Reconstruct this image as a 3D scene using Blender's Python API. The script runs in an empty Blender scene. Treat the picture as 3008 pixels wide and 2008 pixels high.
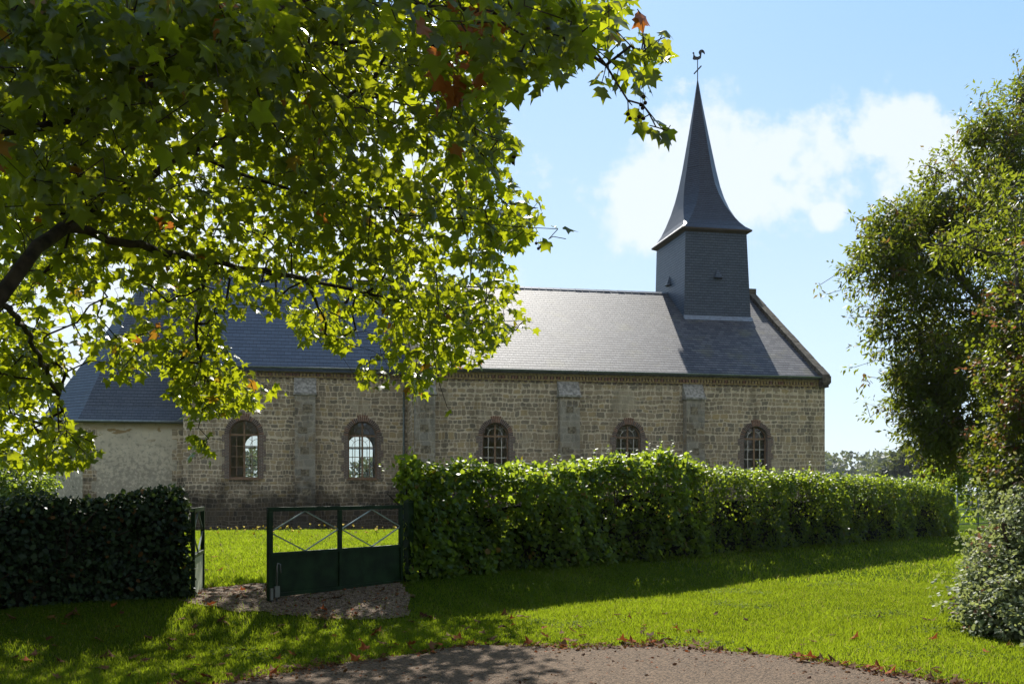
import bpy, math, random
import numpy as np
from mathutils import Vector, Matrix
from mathutils.geometry import tessellate_polygon

random.seed(7)
RG = np.random.default_rng(7)
SC = bpy.context.scene
COL = SC.collection
R = math.radians

# ------------------------------------------------------------------ camera
cam = bpy.data.cameras.new('camera')
cam.lens = 35.0
cam.sensor_width = 36.0
cam.shift_y = 0.1439
cam.clip_end = 6000
co = bpy.data.objects.new('camera', cam)
COL.objects.link(co)
co.location = (0, 0, 1.6)
co.rotation_euler = (R(90), 0, 0)
SC.camera = co

# ------------------------------------------------------------------ light
SUN_EL = 40.0
sd = Vector((0.014, -math.cos(R(SUN_EL)), -math.sin(R(SUN_EL))))
sl = bpy.data.lights.new('sun', 'SUN')
sl.energy = 5.0
sl.angle = R(0.53)
sl.color = (1.0, 0.95, 0.86)
so = bpy.data.objects.new('sun', sl)
COL.objects.link(so)
so.rotation_euler = sd.to_track_quat('-Z', 'Y').to_euler()
so.location = (0, 0, 60)

SC.view_settings.view_transform = 'Standard'
SC.view_settings.look = 'None'
SC.view_settings.exposure = 1.0
SC.view_settings.gamma = 1.0
SC.view_settings.use_curve_mapping = False
SC.cycles.max_bounces = 7
SC.cycles.diffuse_bounces = 3
SC.cycles.transmission_bounces = 5
SC.cycles.transparent_max_bounces = 12
SC.cycles.sample_clamp_indirect = 6.0
SC.cycles.use_denoising = True


class NT:
    """Small node-tree helper."""
    def __init__(s, tree):
        s.t = tree
        s.t.nodes.clear()

    def n(s, typ, ins=None, **props):
        nd = s.t.nodes.new(typ)
        for k, v in props.items():
            setattr(nd, k, v)
        for k, v in (ins or {}).items():
            sock = nd.inputs[k]
            if isinstance(v, bpy.types.NodeSocket):
                s.t.links.new(v, sock)
            elif isinstance(v, bpy.types.Node):
                s.t.links.new(v.outputs[0], sock)
            else:
                if isinstance(v, tuple) and len(v) == 3 and sock.type == 'RGBA':
                    v = (*v, 1)
                sock.default_value = v
        return nd

    def math(s, op, a, b=0.0, c=0.0, clamp=False):
        nd = s.n('ShaderNodeMath', {0: a, 1: b, 2: c}, operation=op, use_clamp=clamp)
        return nd.outputs[0]

    def mix(s, f, a, b, blend='MIX'):
        nd = s.n('ShaderNodeMix', {0: f, 6: a, 7: b}, data_type='RGBA', blend_type=blend)
        return nd.outputs[2]

    def ramp(s, f, p0, p1):
        nd = s.n('ShaderNodeMapRange', {0: f, 1: p0, 2: p1, 3: 0.0, 4: 1.0}, clamp=True, interpolation_type='SMOOTHSTEP')
        return nd.outputs[0]

    def noise(s, vec, scale, detail=4.0, rough=0.55, dim='3D'):
        return s.n('ShaderNodeTexNoise', {'Vector': vec, 'Scale': scale, 'Detail': detail, 'Roughness': rough})


# ------------------------------------------------------------------ world
wd = bpy.data.worlds.new('World')
SC.world = wd
wd.use_nodes = True
w = NT(wd.node_tree)
sky = w.n('ShaderNodeTexSky', sky_type='NISHITA', sun_disc=False, sun_elevation=R(SUN_EL), sun_rotation=R(0),
          altitude=0, air_density=1.0, dust_density=0.6, ozone_density=1.6)
tc = w.n('ShaderNodeTexCoord')
sep = w.n('ShaderNodeSeparateXYZ', {0: tc.outputs['Generated']})
ysafe = w.math('MAXIMUM', sep.outputs[1], 0.05)
az = w.math('DIVIDE', sep.outputs[0], ysafe)
el = w.math('DIVIDE', sep.outputs[2], ysafe)
vec = w.n('ShaderNodeCombineXYZ', {0: az, 1: el, 2: 0.0})
nz = w.noise(vec, 9.0, 7.0, 0.55)
nz2 = w.noise(vec, 34.0, 6.0, 0.6)
blob = None
for (bx, by, rx, ry) in ((0.262, 0.345, 0.120, 0.075), (0.245, 0.290, 0.10, 0.05), (0.135, 0.290, 0.075, 0.060), (0.375, 0.362, 0.065, 0.045),
                         (0.435, 0.325, 0.085, 0.055), (-0.34, 0.16, 0.34, 0.22), (-0.42, 0.42, 0.36, 0.26), (-0.12, 0.30, 0.13, 0.22), (0.75, 0.33, 0.2, 0.09), (0.315, 0.275, 0.03, 0.02)):
    dx = w.math('DIVIDE', w.math('SUBTRACT', az, bx), rx)
    dy = w.math('DIVIDE', w.math('SUBTRACT', el, by), ry)
    r2 = w.math('ADD', w.math('MULTIPLY', dx, dx), w.math('MULTIPLY', dy, dy))
    g = w.math('SUBTRACT', 1.0, w.math('SQRT', r2))
    blob = g if blob is None else w.math('MAXIMUM', blob, g)
cl = w.math('ADD', blob, w.math('MULTIPLY', w.math('SUBTRACT', nz.outputs[0], 0.5), 2.9))
cl = w.math('ADD', cl, w.math('MULTIPLY', w.math('SUBTRACT', nz2.outputs[0], 0.5), 1.1))
cm = w.math('MULTIPLY', w.ramp(cl, 0.0, 0.52), 0.84)
SKY_S = 0.085
hz = w.ramp(el, 0.55, 0.0)
veil = w.mix(hz, (2.2, 3.9, 6.3), (4.2, 5.3, 6.3))       # thin high haze evens the sky out
skyc = w.mix(0.84, sky.outputs[0], veil)
# unseen broken cloud added over the northern sky as neutral fill light
nb = w.noise(tc.outputs['Generated'], 3.2, 6.0)
nm = w.math('MULTIPLY', w.ramp(sep.outputs[1], 0.10, -0.25), w.ramp(nb.outputs[0], 0.36, 0.52))
skyc = w.mix(w.math('MULTIPLY', nm, 0.9), skyc, (3.7, 3.6, 3.4))
skycol = w.mix(cm, skyc, (5.6, 6.0, 6.3))
bg = w.n('ShaderNodeBackground', {'Color': skycol, 'Strength': SKY_S})
w.n('ShaderNodeOutputWorld', {'Surface': bg})


# ------------------------------------------------------------------ materials
def mat(name):
    m = bpy.data.materials.new(name)
    m.use_nodes = True
    return m, NT(m.node_tree)


def finish(t, shader):
    t.n('ShaderNodeOutputMaterial', {'Surface': shader})


def simple(name, col, rough=0.7, spec=0.4, metal=0.0, var=0.15, scale=6.0, bump=0.0, bscale=40.0):
    m, t = mat(name)
    tcn = t.n('ShaderNodeTexCoord')
    nz = t.noise(tcn.outputs['Object'], scale, 6.0)
    lo = tuple(c * (1 - var) for c in col)
    hi = tuple(min(1, c * (1 + var)) for c in col)
    c = t.mix(t.ramp(nz.outputs[0], 0.3, 0.7), lo, hi)
    ins = {'Base Color': c, 'Roughness': rough, 'Metallic': metal, 'Specular IOR Level': spec}
    if bump:
        bn = t.noise(tcn.outputs['Object'], bscale, 5.0)
        ins['Normal'] = t.n('ShaderNodeBump', {'Height': bn.outputs[0], 'Strength': bump, 'Distance': 0.02})
    finish(t, t.n('ShaderNodeBsdfPrincipled', ins))
    return m


def stone_mat(name, stain=True, plaster=0.5, bw=0.33, rh=0.20, tint=1.15, pc=((0.40, 0.33, 0.235), (0.56, 0.47, 0.345))):
    m, t = mat(name)
    uv = t.n('ShaderNodeUVMap').outputs[0]
    d1 = t.noise(uv, 1.3, 2.0)
    off = t.n('ShaderNodeVectorMath', {0: d1.outputs['Color'], 1: (0.5, 0.5, 0.5)}, operation='SUBTRACT').outputs[0]
    off = t.n('ShaderNodeVectorMath', {0: off, 'Scale': 0.22}, operation='SCALE').outputs[0]
    p = t.n('ShaderNodeVectorMath', {0: uv, 1: off}, operation='ADD').outputs[0]
    ps = t.n('ShaderNodeSeparateXYZ', {0: p})
    v1 = t.n('ShaderNodeTexNoise', {'W': ps.outputs[1], 'Scale': 1.9, 'Detail': 2.0}, noise_dimensions='1D')
    vr = t.math('DIVIDE', t.math('ADD', ps.outputs[1], t.math('MULTIPLY', v1.outputs[0], 0.45)), rh)
    row = t.math('FLOOR', vr)
    sh = t.math('FRACT', t.math('MULTIPLY', t.math('SINE', t.math('MULTIPLY', row, 12.9898)), 43758.5453))
    wv = t.math('ADD', bw * 0.75, t.math('MULTIPLY', sh, bw * 0.5))
    ur = t.math('ADD', t.math('DIVIDE', ps.outputs[0], wv), t.math('MULTIPLY', sh, 7.3))
    # blocks laid in courses: rectangular cells whose joints wander and whose corners are rounded
    # about a third of the blocks are pairs of small stones
    cu0 = t.math('FLOOR', ur)
    w0 = t.n('ShaderNodeTexWhiteNoise', {'Vector': t.n('ShaderNodeCombineXYZ', {0: cu0, 1: row, 2: 3.0})}, noise_dimensions='3D')
    dbl = t.math('GREATER_THAN', w0.outputs['Value'], 0.62)
    ur = t.math('ADD', cu0, t.math('MULTIPLY', t.math('FRACT', ur), t.math('ADD', 1.0, dbl)))
    cu = t.math('ADD', t.math('FLOOR', ur), t.math('MULTIPLY', dbl, 0.37))
    cell = t.n('ShaderNodeCombineXYZ', {0: cu, 1: row, 2: 0.0})
    wn = t.n('ShaderNodeTexWhiteNoise', {'Vector': cell}, noise_dimensions='3D')
    wj = t.noise(uv, 9.0, 3.0)
    wj2 = t.noise(t.n('ShaderNodeVectorMath', {0: uv, 1: (5.2, 1.3, 0)}, operation='ADD').outputs[0], 9.0, 3.0)
    fu = t.math('ADD', t.math('SUBTRACT', t.math('FRACT', ur), 0.5), t.math('MULTIPLY', t.math('SUBTRACT', wj.outputs[0], 0.5), 0.34))
    fv = t.math('ADD', t.math('SUBTRACT', t.math('FRACT', vr), 0.5), t.math('MULTIPLY', t.math('SUBTRACT', wj2.outputs[0], 0.5), 0.42))
    sz = t.n('ShaderNodeSeparateColor', {0: wn.outputs['Color']})
    eu = t.math('DIVIDE', t.math('ABSOLUTE', fu), t.math('ADD', 0.43, t.math('MULTIPLY', sz.outputs[1], 0.05)))
    ev = t.math('DIVIDE', t.math('ABSOLUTE', fv), t.math('ADD', 0.38, t.math('MULTIPLY', sz.outputs[2], 0.08)))
    q = t.math('POWER', t.math('ADD', t.math('POWER', eu, 5.0), t.math('POWER', ev, 5.0)), 0.2)
    fac = t.ramp(q, 0.84, 1.04)            # 1 = mortar
    k = t.n('ShaderNodeValToRGB', {0: sz.outputs[0]})
    e_ = k.color_ramp.elements
    e_[0].color = (0.17 * tint, 0.145 * tint, 0.11 * tint, 1)
    e_[1].color = (0.40 * tint, 0.29 * tint, 0.145 * tint, 1)
    e2 = k.color_ramp.elements.new(0.4)
    e2.color = (0.27 * tint, 0.21 * tint, 0.14 * tint, 1)
    e3 = k.color_ramp.elements.new(0.75)
    e3.color = (0.37 * tint, 0.285 * tint, 0.19 * tint, 1)
    stc = t.mix(fac, k.outputs[0], (0.62 * tint, 0.51 * tint, 0.375 * tint))
    fine = t.noise(uv, 22.0, 6.0, 0.65)
    c = t.mix(t.math('MULTIPLY', t.ramp(fine.outputs[0], 0.35, 0.7), 0.30), stc, (0.46 * tint, 0.37 * tint, 0.26 * tint))
    # patches where old render still covers the stones
    pl = t.noise(uv, 0.55, 5.0, 0.6)
    pm = t.ramp(pl.outputs[0], 0.62 - 0.14 * plaster, 0.70 - 0.10 * plaster)
    pm = t.math('MULTIPLY', pm, 0.72)
    plc = t.mix(t.ramp(fine.outputs[0], 0.3, 0.75), *pc)
    c = t.mix(pm, c, plc)
    if stain:
        sp = t.n('ShaderNodeSeparateXYZ', {0: uv})
        # algae and damp creeping up irregularly from the plinth
        sn = t.noise(uv, 0.8, 6.0, 0.65)
        h = t.math('ADD', t.math('MULTIPLY', sp.outputs[1], -0.42), t.math('MULTIPLY', sn.outputs[0], 2.1))
        sm = t.math('MULTIPLY', t.ramp(h, 0.0, 0.75), 0.95)
        c = t.mix(sm, c, (0.17, 0.17, 0.165), 'MULTIPLY')
        bl = t.noise(uv, 3.2, 6.0, 0.7)
        b2 = t.noise(t.n('ShaderNodeMapping', {0: uv, 'Scale': (1.6, 0.28, 1)}).outputs[0], 1.0, 5.0, 0.6)
        c = t.mix(t.math('MULTIPLY', t.ramp(b2.outputs[0], 0.50, 0.68), 0.55), c, (0.45, 0.44, 0.42), 'MULTIPLY')
        c = t.mix(t.math('MULTIPLY', t.ramp(bl.outputs[0], 0.58, 0.72), 0.6), c, (0.09, 0.09, 0.075))
    hgt = t.math('ADD', t.math('MULTIPLY', fac, -0.6), t.math('MULTIPLY', fine.outputs[0], 0.5))
    hgt = t.math('MULTIPLY', hgt, t.math('SUBTRACT', 1.0, t.math('MULTIPLY', pm, 0.7)))
    bmp = t.n('ShaderNodeBump', {'Height': hgt, 'Strength': 0.9, 'Distance': 0.035})
    finish(t, t.n('ShaderNodeBsdfPrincipled', {'Base Color': c, 'Roughness': 0.92, 'Specular IOR Level': 0.15, 'Normal': bmp}))
    return m


def brick_mat(name, bw=0.22, rh=0.065):
    m, t = mat(name)
    uv = t.n('ShaderNodeUVMap').outputs[0]
    br = t.n('ShaderNodeTexBrick', {'Vector': uv, 'Color1': (0.18, 0.10, 0.076), 'Color2': (0.10, 0.072, 0.062),
                                    'Mortar': (0.34, 0.30, 0.245), 'Scale': 1.0, 'Mortar Size': 0.011, 'Mortar Smooth': 0.2,
                                    'Bias': 0.0, 'Brick Width': bw, 'Row Height': rh}, offset=0.5)
    nz = t.noise(uv, 9.0, 5.0)
    c = t.mix(t.math('MULTIPLY', t.ramp(nz.outputs[0], 0.4, 0.75), 0.4), br.outputs['Color'], (0.13, 0.115, 0.10))
    bmp = t.n('ShaderNodeBump', {'Height': t.math('MULTIPLY', br.outputs['Fac'], -1.0), 'Strength': 0.6, 'Distance': 0.01})
    finish(t, t.n('ShaderNodeBsdfPrincipled', {'Base Color': c, 'Roughness': 0.9, 'Specular IOR Level': 0.2, 'Normal': bmp}))
    return m


def slate_mat(name, c1, c2, lichen=0.3, row=0.125, wid=0.22, rough=0.5, tilt=0.010, edge=0.16, spec=0.35):
    m, t = mat(name)
    uv = t.n('ShaderNodeUVMap').outputs[0]
    wob = t.noise(uv, 7.0, 2.0)
    o = t.n('ShaderNodeVectorMath', {0: wob.outputs['Color'], 1: (0.5, 0.5, 0.5)}, operation='SUBTRACT').outputs[0]
    o = t.n('ShaderNodeVectorMath', {0: o, 'Scale': 0.025}, operation='SCALE').outputs[0]
    p = t.n('ShaderNodeVectorMath', {0: uv, 1: o}, operation='ADD').outputs[0]
    br = t.n('ShaderNodeTexBrick', {'Vector': p, 'Color1': c1, 'Color2': c2, 'Mortar': tuple(x * 0.25 for x in c1), 'Scale': 1.0,
                                    'Mortar Size': 0.008, 'Mortar Smooth': 0.1, 'Bias': 0.0, 'Brick Width': wid, 'Row Height': row}, offset=0.5)
    sp = t.n('ShaderNodeSeparateXYZ', {0: p})
    saw = t.math('FRACT', t.math('DIVIDE', sp.outputs[1], row))
    big = t.noise(uv, 0.7, 5.0, 0.6)
    fine = t.noise(uv, 14.0, 5.0, 0.6)
    c = t.mix(t.math('MULTIPLY', t.ramp(fine.outputs[0], 0.45, 0.75), 0.5), br.outputs['Color'], tuple(x * 1.7 for x in c2))
    c = t.mix(t.math('MULTIPLY', t.ramp(big.outputs[0], 0.52, 0.74), lichen), c, (0.15, 0.14, 0.07))
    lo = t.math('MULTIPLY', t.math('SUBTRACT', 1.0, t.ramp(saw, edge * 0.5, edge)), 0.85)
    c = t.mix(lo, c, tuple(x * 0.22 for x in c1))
    # each slate lies a little differently
    hgt = t.math('ADD', t.math('MULTIPLY', t.math('SUBTRACT', 1.0, saw), tilt), t.math('MULTIPLY', br.outputs['Color'], 0.05))
    hgt = t.math('ADD', hgt, t.math('MULTIPLY', fine.outputs[0], 0.006))
    bmp = t.n('ShaderNodeBump', {'Height': hgt, 'Strength': 0.8, 'Distance': 1.0})
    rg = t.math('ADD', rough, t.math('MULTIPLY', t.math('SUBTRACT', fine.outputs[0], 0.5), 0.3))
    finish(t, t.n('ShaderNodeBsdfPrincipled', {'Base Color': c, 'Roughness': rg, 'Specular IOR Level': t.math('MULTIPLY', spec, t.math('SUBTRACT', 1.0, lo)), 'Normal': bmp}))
    return m


def leaf_mat(name, dark, light, trans, autumn=(0.35, 0.16, 0.02), tfac=0.5, gloss=0.35, rough=0.42):
    """tone attribute 0..1 runs dark -> light, above 1 turns autumn coloured."""
    m, t = mat(name)
    at = t.n('ShaderNodeAttribute', attribute_name='tone')
    a = at.outputs['Fac']
    c = t.mix(t.ramp(a, 0.0, 1.0), dark, light)
    au = t.ramp(a, 1.05, 1.6)
    c = t.mix(au, c, autumn)
    tr = t.mix(t.ramp(a, 0.0, 1.0), tuple(x * 0.75 for x in trans), trans)
    tr = t.mix(au, tr, tuple(min(1, x * 1.3) for x in autumn))
    df = t.n('ShaderNodeBsdfPrincipled', {'Base Color': c, 'Roughness': rough, 'Specular IOR Level': gloss})
    tl = t.n('ShaderNodeBsdfTranslucent', {'Color': tr})
    finish(t, t.n('ShaderNodeMixShader', {0: tfac, 1: df, 2: tl}))
    return m


M = {}
HAZE = 0.00016
M['stone'] = stone_mat('rubble_stone')
M['stone_nave'] = stone_mat('rubble_stone_nave', plaster=0.45, bw=0.36, rh=0.215, tint=1.08)
M['buttress'] = stone_mat('buttress_stone', plaster=1.6, bw=0.5, rh=0.32, tint=0.72, pc=((0.25, 0.23, 0.195), (0.42, 0.385, 0.325)))
M['cap_stone'] = simple('lichened_cap_stone', (0.30, 0.28, 0.25), 0.95, 0.1, var=0.45, scale=7, bump=0.5, bscale=20)
M['panel_sheen'] = simple('sun_sheen_paint', (0.42, 0.45, 0.34), 0.5, 0.3, var=0.25, scale=4)  # narrow gate leaf: grazing sun sheen painted in as a pale colour
M['dressed'] = simple('brown_dressed_stone', (0.20, 0.165, 0.115), 0.9, 0.1, var=0.5, scale=9, bump=0.6, bscale=18)
M['coping'] = simple('coping_stone', (0.10, 0.085, 0.065), 0.9, 0.1, var=0.45, scale=4, bump=0.5, bscale=14)
M['brick'] = brick_mat('dark_brick')
M['mortar'] = simple('lime_mortar', (0.36, 0.31, 0.25), 0.95, 0.1, var=0.2)
M['brick_dark'] = simple('burnt_brick', (0.13, 0.09, 0.08), 0.9, 0.2, var=0.45, scale=14)
M['brick_red'] = simple('red_brick', (0.23, 0.125, 0.085), 0.9, 0.2, var=0.4, scale=14)
M['brick_tan'] = simple('tan_brick', (0.30, 0.215, 0.105), 0.9, 0.2, var=0.4, scale=9)
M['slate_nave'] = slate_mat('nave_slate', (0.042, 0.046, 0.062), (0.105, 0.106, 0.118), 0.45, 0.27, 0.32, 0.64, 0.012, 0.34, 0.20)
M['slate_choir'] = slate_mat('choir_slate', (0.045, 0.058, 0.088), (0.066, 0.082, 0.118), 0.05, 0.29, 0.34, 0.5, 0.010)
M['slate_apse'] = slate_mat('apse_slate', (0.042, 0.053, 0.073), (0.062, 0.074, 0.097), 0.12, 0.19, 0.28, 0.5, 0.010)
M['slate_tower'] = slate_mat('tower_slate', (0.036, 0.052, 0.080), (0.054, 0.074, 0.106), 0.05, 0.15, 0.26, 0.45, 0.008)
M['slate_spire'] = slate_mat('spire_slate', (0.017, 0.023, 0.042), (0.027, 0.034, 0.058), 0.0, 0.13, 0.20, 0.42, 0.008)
M['zinc'] = simple('zinc_sheet', (0.20, 0.23, 0.24), 0.45, 0.5, 0.5, var=0.2)
M['lead'] = simple('lead_flashing', (0.17, 0.20, 0.25), 0.5, 0.5, 0.2, var=0.2)
M['iron'] = simple('dark_iron', (0.03, 0.03, 0.035), 0.55, 0.4, 0.3)
M['wood_frame'] = simple('brown_frame', (0.23, 0.14, 0.08), 0.6, 0.35, var=0.25)
M['glaze_bar'] = simple('grey_glazing_bar', (0.62, 0.57, 0.50), 0.6, 0.3)
M['inner_plaster'] = simple('inner_plaster', (0.60, 0.46, 0.26), 0.9, 0.1, var=0.3, scale=1.5)
M['soffit'] = simple('timber_soffit', (0.07, 0.05, 0.035), 0.8, 0.2)
M['gate'] = simple('dark_green_paint', (0.009, 0.024, 0.008), 0.5, 0.16, var=0.45, scale=5, bump=0.12)
M['gate_bar'] = simple('worn_grey_green_bar', (0.19, 0.235, 0.245), 0.3, 0.5, 0.35, var=0.2)
M['zinc_bolt'] = simple('galvanised_bolt', (0.2, 0.2, 0.2), 0.4, 0.5, 0.6)
M['bark'] = simple('plane_bark', (0.045, 0.034, 0.022), 0.9, 0.2, var=0.6, scale=5, bump=0.6, bscale=12)
M['bark_grey'] = simple('grey_bark', (0.11, 0.095, 0.075), 0.9, 0.2, var=0.4, scale=6, bump=0.5, bscale=16)
M['twig'] = simple('hedge_twig', (0.05, 0.036, 0.024), 0.9, 0.2, var=0.4)
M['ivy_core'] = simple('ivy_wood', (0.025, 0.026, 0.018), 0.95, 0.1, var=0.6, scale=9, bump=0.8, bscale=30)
M['seed'] = simple('seed_ball_brown', (0.045, 0.028, 0.015), 0.95, 0.1, var=0.5, scale=60, bump=0.7, bscale=160)
M['plane_leaf'] = leaf_mat('plane_leaf', (0.010, 0.028, 0.007), (0.034, 0.066, 0.009), (0.54, 0.60, 0.014), (0.30, 0.10, 0.015), 0.42, 0.38, 0.36)
M['ash_leaf'] = leaf_mat('ash_leaf', (0.018, 0.032, 0.010), (0.075, 0.090, 0.018), (0.32, 0.38, 0.02), (0.20, 0.08, 0.035), 0.40, 0.12, 0.5)
M['bramble_leaf'] = leaf_mat('bramble_leaf', (0.09, 0.125, 0.06), (0.30, 0.33, 0.20), (0.42, 0.48, 0.14), (0.16, 0.055, 0.04), 0.36, 0.15, 0.55)
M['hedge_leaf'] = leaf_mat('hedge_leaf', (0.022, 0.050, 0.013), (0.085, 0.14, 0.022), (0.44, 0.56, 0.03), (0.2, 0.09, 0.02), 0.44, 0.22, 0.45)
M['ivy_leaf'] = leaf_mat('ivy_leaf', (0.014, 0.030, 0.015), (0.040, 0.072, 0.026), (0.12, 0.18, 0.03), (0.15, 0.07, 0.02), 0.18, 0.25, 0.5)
M['far_leaf'] = leaf_mat('far_leaf', (0.035, 0.05, 0.022), (0.085, 0.095, 0.035), (0.18, 0.21, 0.04), (0.14, 0.10, 0.03), 0.3, 0.25, 0.6)
M['grass'] = leaf_mat('grass_blade', (0.020, 0.055, 0.006), (0.085, 0.120, 0.014), (0.33, 0.43, 0.016), (0.28, 0.22, 0.08), 0.48, 0.05, 0.6)
M['fallen'] = leaf_mat('fallen_leaf', (0.05, 0.02, 0.011), (0.17, 0.085, 0.042), (0.20, 0.10, 0.03), (0.24, 0.066, 0.02), 0.2, 0.06, 0.8)
M['flower'] = simple('yellow_petal', (0.75, 0.52, 0.02), 0.7, 0.2, var=0.1)


def glass_mat():
    m, t = mat('window_glass')
    tcn = t.n('ShaderNodeTexCoord')
    nz = t.noise(tcn.outputs['Object'], 2.5, 2.0)
    bmp = t.n('ShaderNodeBump', {'Height': nz.outputs[0], 'Strength': 0.12, 'Distance': 0.05})
    fr = t.n('ShaderNodeFresnel', {'IOR': 1.5, 'Normal': bmp})
    tr = t.n('ShaderNodeBsdfTransparent', {'Color': (0.86, 0.90, 0.88)})
    gl = t.n('ShaderNodeBsdfGlossy', {'Color': (1, 1, 1), 'Roughness': 0.02, 'Normal': bmp})
    finish(t, t.n('ShaderNodeMixShader', {0: t.math('MULTIPLY', fr, 2.0, clamp=True), 1: tr, 2: gl}))
    return m


M['glass'] = glass_mat()


def plaster_mat():
    m, t = mat('old_render')
    uv = t.n('ShaderNodeUVMap').outputs[0]
    sp = t.n('ShaderNodeSeparateXYZ', {0: uv})
    big = t.noise(uv, 0.9, 6.0, 0.6)
    c = t.mix(t.ramp(big.outputs[0], 0.3, 0.7), (0.52, 0.45, 0.345), (0.70, 0.61, 0.47))
    spk = t.noise(uv, 5.0, 7.0, 0.7)
    h = t.math('ADD', t.math('MULTIPLY', sp.outputs[1], -0.06), spk.outputs[0])
    c = t.mix(t.math('MULTIPLY', t.ramp(h, 0.27, 0.42), 0.55), c, (0.19, 0.175, 0.145))
    pt = t.noise(t.n('ShaderNodeMapping', {0: uv, 'Location': (3.1, 7.7, 0), 'Scale': (0.8, 1.9, 1)}).outputs[0], 1.1, 4.0, 0.55)
    hi = t.ramp(sp.outputs[1], 3.7, 4.3)
    pk = t.math('MULTIPLY', t.ramp(pt.outputs[0], 0.60, 0.63), hi)
    c = t.mix(t.math('MULTIPLY', pk, 0.8), c, (0.28, 0.17, 0.055))
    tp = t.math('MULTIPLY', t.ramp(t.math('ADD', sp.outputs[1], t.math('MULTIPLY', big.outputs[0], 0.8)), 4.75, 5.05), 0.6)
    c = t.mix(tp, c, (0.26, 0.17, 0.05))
    bmp = t.n('ShaderNodeBump', {'Height': spk.outputs[0], 'Strength': 0.5, 'Distance': 0.02})
    finish(t, t.n('ShaderNodeBsdfPrincipled', {'Base Color': c, 'Roughness': 0.95, 'Specular IOR Level': 0.1, 'Normal': bmp}))
    return m


M['render'] = plaster_mat()


def ground_mat(name, cols, scales=(0.6, 9.0, 60.0), bump=0.4, dist=0.02, spots=None, spec=0.2):
    m, t = mat(name)
    tcn = t.n('ShaderNodeTexCoord')
    v = tcn.outputs['Object']
    a = t.noise(v, scales[0], 5.0)
    b = t.noise(v, scales[1], 6.0, 0.65)
    f = t.noise(v, scales[2], 4.0, 0.7)
    c = t.mix(t.ramp(a.outputs[0], 0.3, 0.7), cols[0], cols[1])
    c = t.mix(t.math('MULTIPLY', t.ramp(b.outputs[0], 0.4, 0.7), 0.6), c, cols[2])
    if spots:
        vo = t.n('ShaderNodeTexVoronoi', {'Vector': v, 'Scale': spots[0]})
        sp = t.n('ShaderNodeSeparateColor', {0: vo.outputs['Color']})
        c = t.mix(0.75, c, t.mix(sp.outputs[0], spots[1], spots[2]))
        hgt = t.math('ADD', t.math('MULTIPLY', vo.outputs['Distance'], -1.2), t.math('MULTIPLY', f.outputs[0], 0.4))
    else:
        hgt = f.outputs[0]
    bmp = t.n('ShaderNodeBump', {'Height': hgt, 'Strength': bump, 'Distance': dist})
    finish(t, t.n('ShaderNodeBsdfPrincipled', {'Base Color': c, 'Roughness': 0.95, 'Specular IOR Level': spec, 'Normal': bmp}))
    return m


M['ground'] = ground_mat('turf', ((0.035, 0.065, 0.008), (0.07, 0.105, 0.012), (0.055, 0.065, 0.014)), bump=0.8, dist=0.03, spec=0.0)
M['road'] = ground_mat('gravelly_road', ((0.082, 0.057, 0.035), (0.108, 0.077, 0.048), (0.046, 0.033, 0.022)), (0.7, 6.0, 90.0), 1.0, 0.012,
                       (70.0, (0.024, 0.017, 0.011), (0.235, 0.16, 0.105)))
M['path'] = ground_mat('chip_path', ((0.14, 0.10, 0.068), (0.19, 0.135, 0.095), (0.085, 0.058, 0.04)), (0.9, 9.0, 60.0), 1.0, 0.02,
                       (42.0, (0.05, 0.033, 0.022), (0.30, 0.225, 0.165)))


# ------------------------------------------------------------------ object helpers
def link(name, me, m=None, parent=None, label=None, cat=None, group=None, kind=None):
    o = bpy.data.objects.new(name, me)
    COL.objects.link(o)
    if m is not None and me is not None:
        for mm in (m if isinstance(m, (list, tuple)) else [m]):
            me.materials.append(mm)
    if parent is not None:
        o.parent = parent
    if label:
        o['label'] = label
    if cat:
        o['category'] = cat
    if group:
        o['group'] = group
    if kind:
        o['kind'] = kind
    return o


def thing(name, label, cat, loc=(0, 0, 0), rz=0.0, group=None):
    o = link(name, None, label=label, cat=cat, group=group)
    o.location = loc
    o.rotation_euler = (0, 0, rz)
    o.empty_display_size = 0.2
    return o


def np_mesh(name, V, F, tone=None, smooth=False):
    V = np.asarray(V, dtype=np.float32)
    F = np.asarray(F, dtype=np.int32)
    me = bpy.data.meshes.new(name)
    me.vertices.add(len(V))
    me.vertices.foreach_set('co', V.ravel())
    me.loops.add(F.size)
    me.loops.foreach_set('vertex_index', F.ravel())
    me.polygons.add(len(F))
    me.polygons.foreach_set('loop_start', np.arange(0, F.size, F.shape[1], dtype=np.int32))
    me.update(calc_edges=True)
    if smooth:
        me.polygons.foreach_set('use_smooth', np.ones(len(F), dtype=bool))
    if tone is not None:
        a = me.attributes.new('tone', 'FLOAT', 'POINT')
        a.data.foreach_set('value', np.asarray(tone, dtype=np.float32))
    return me


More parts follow.
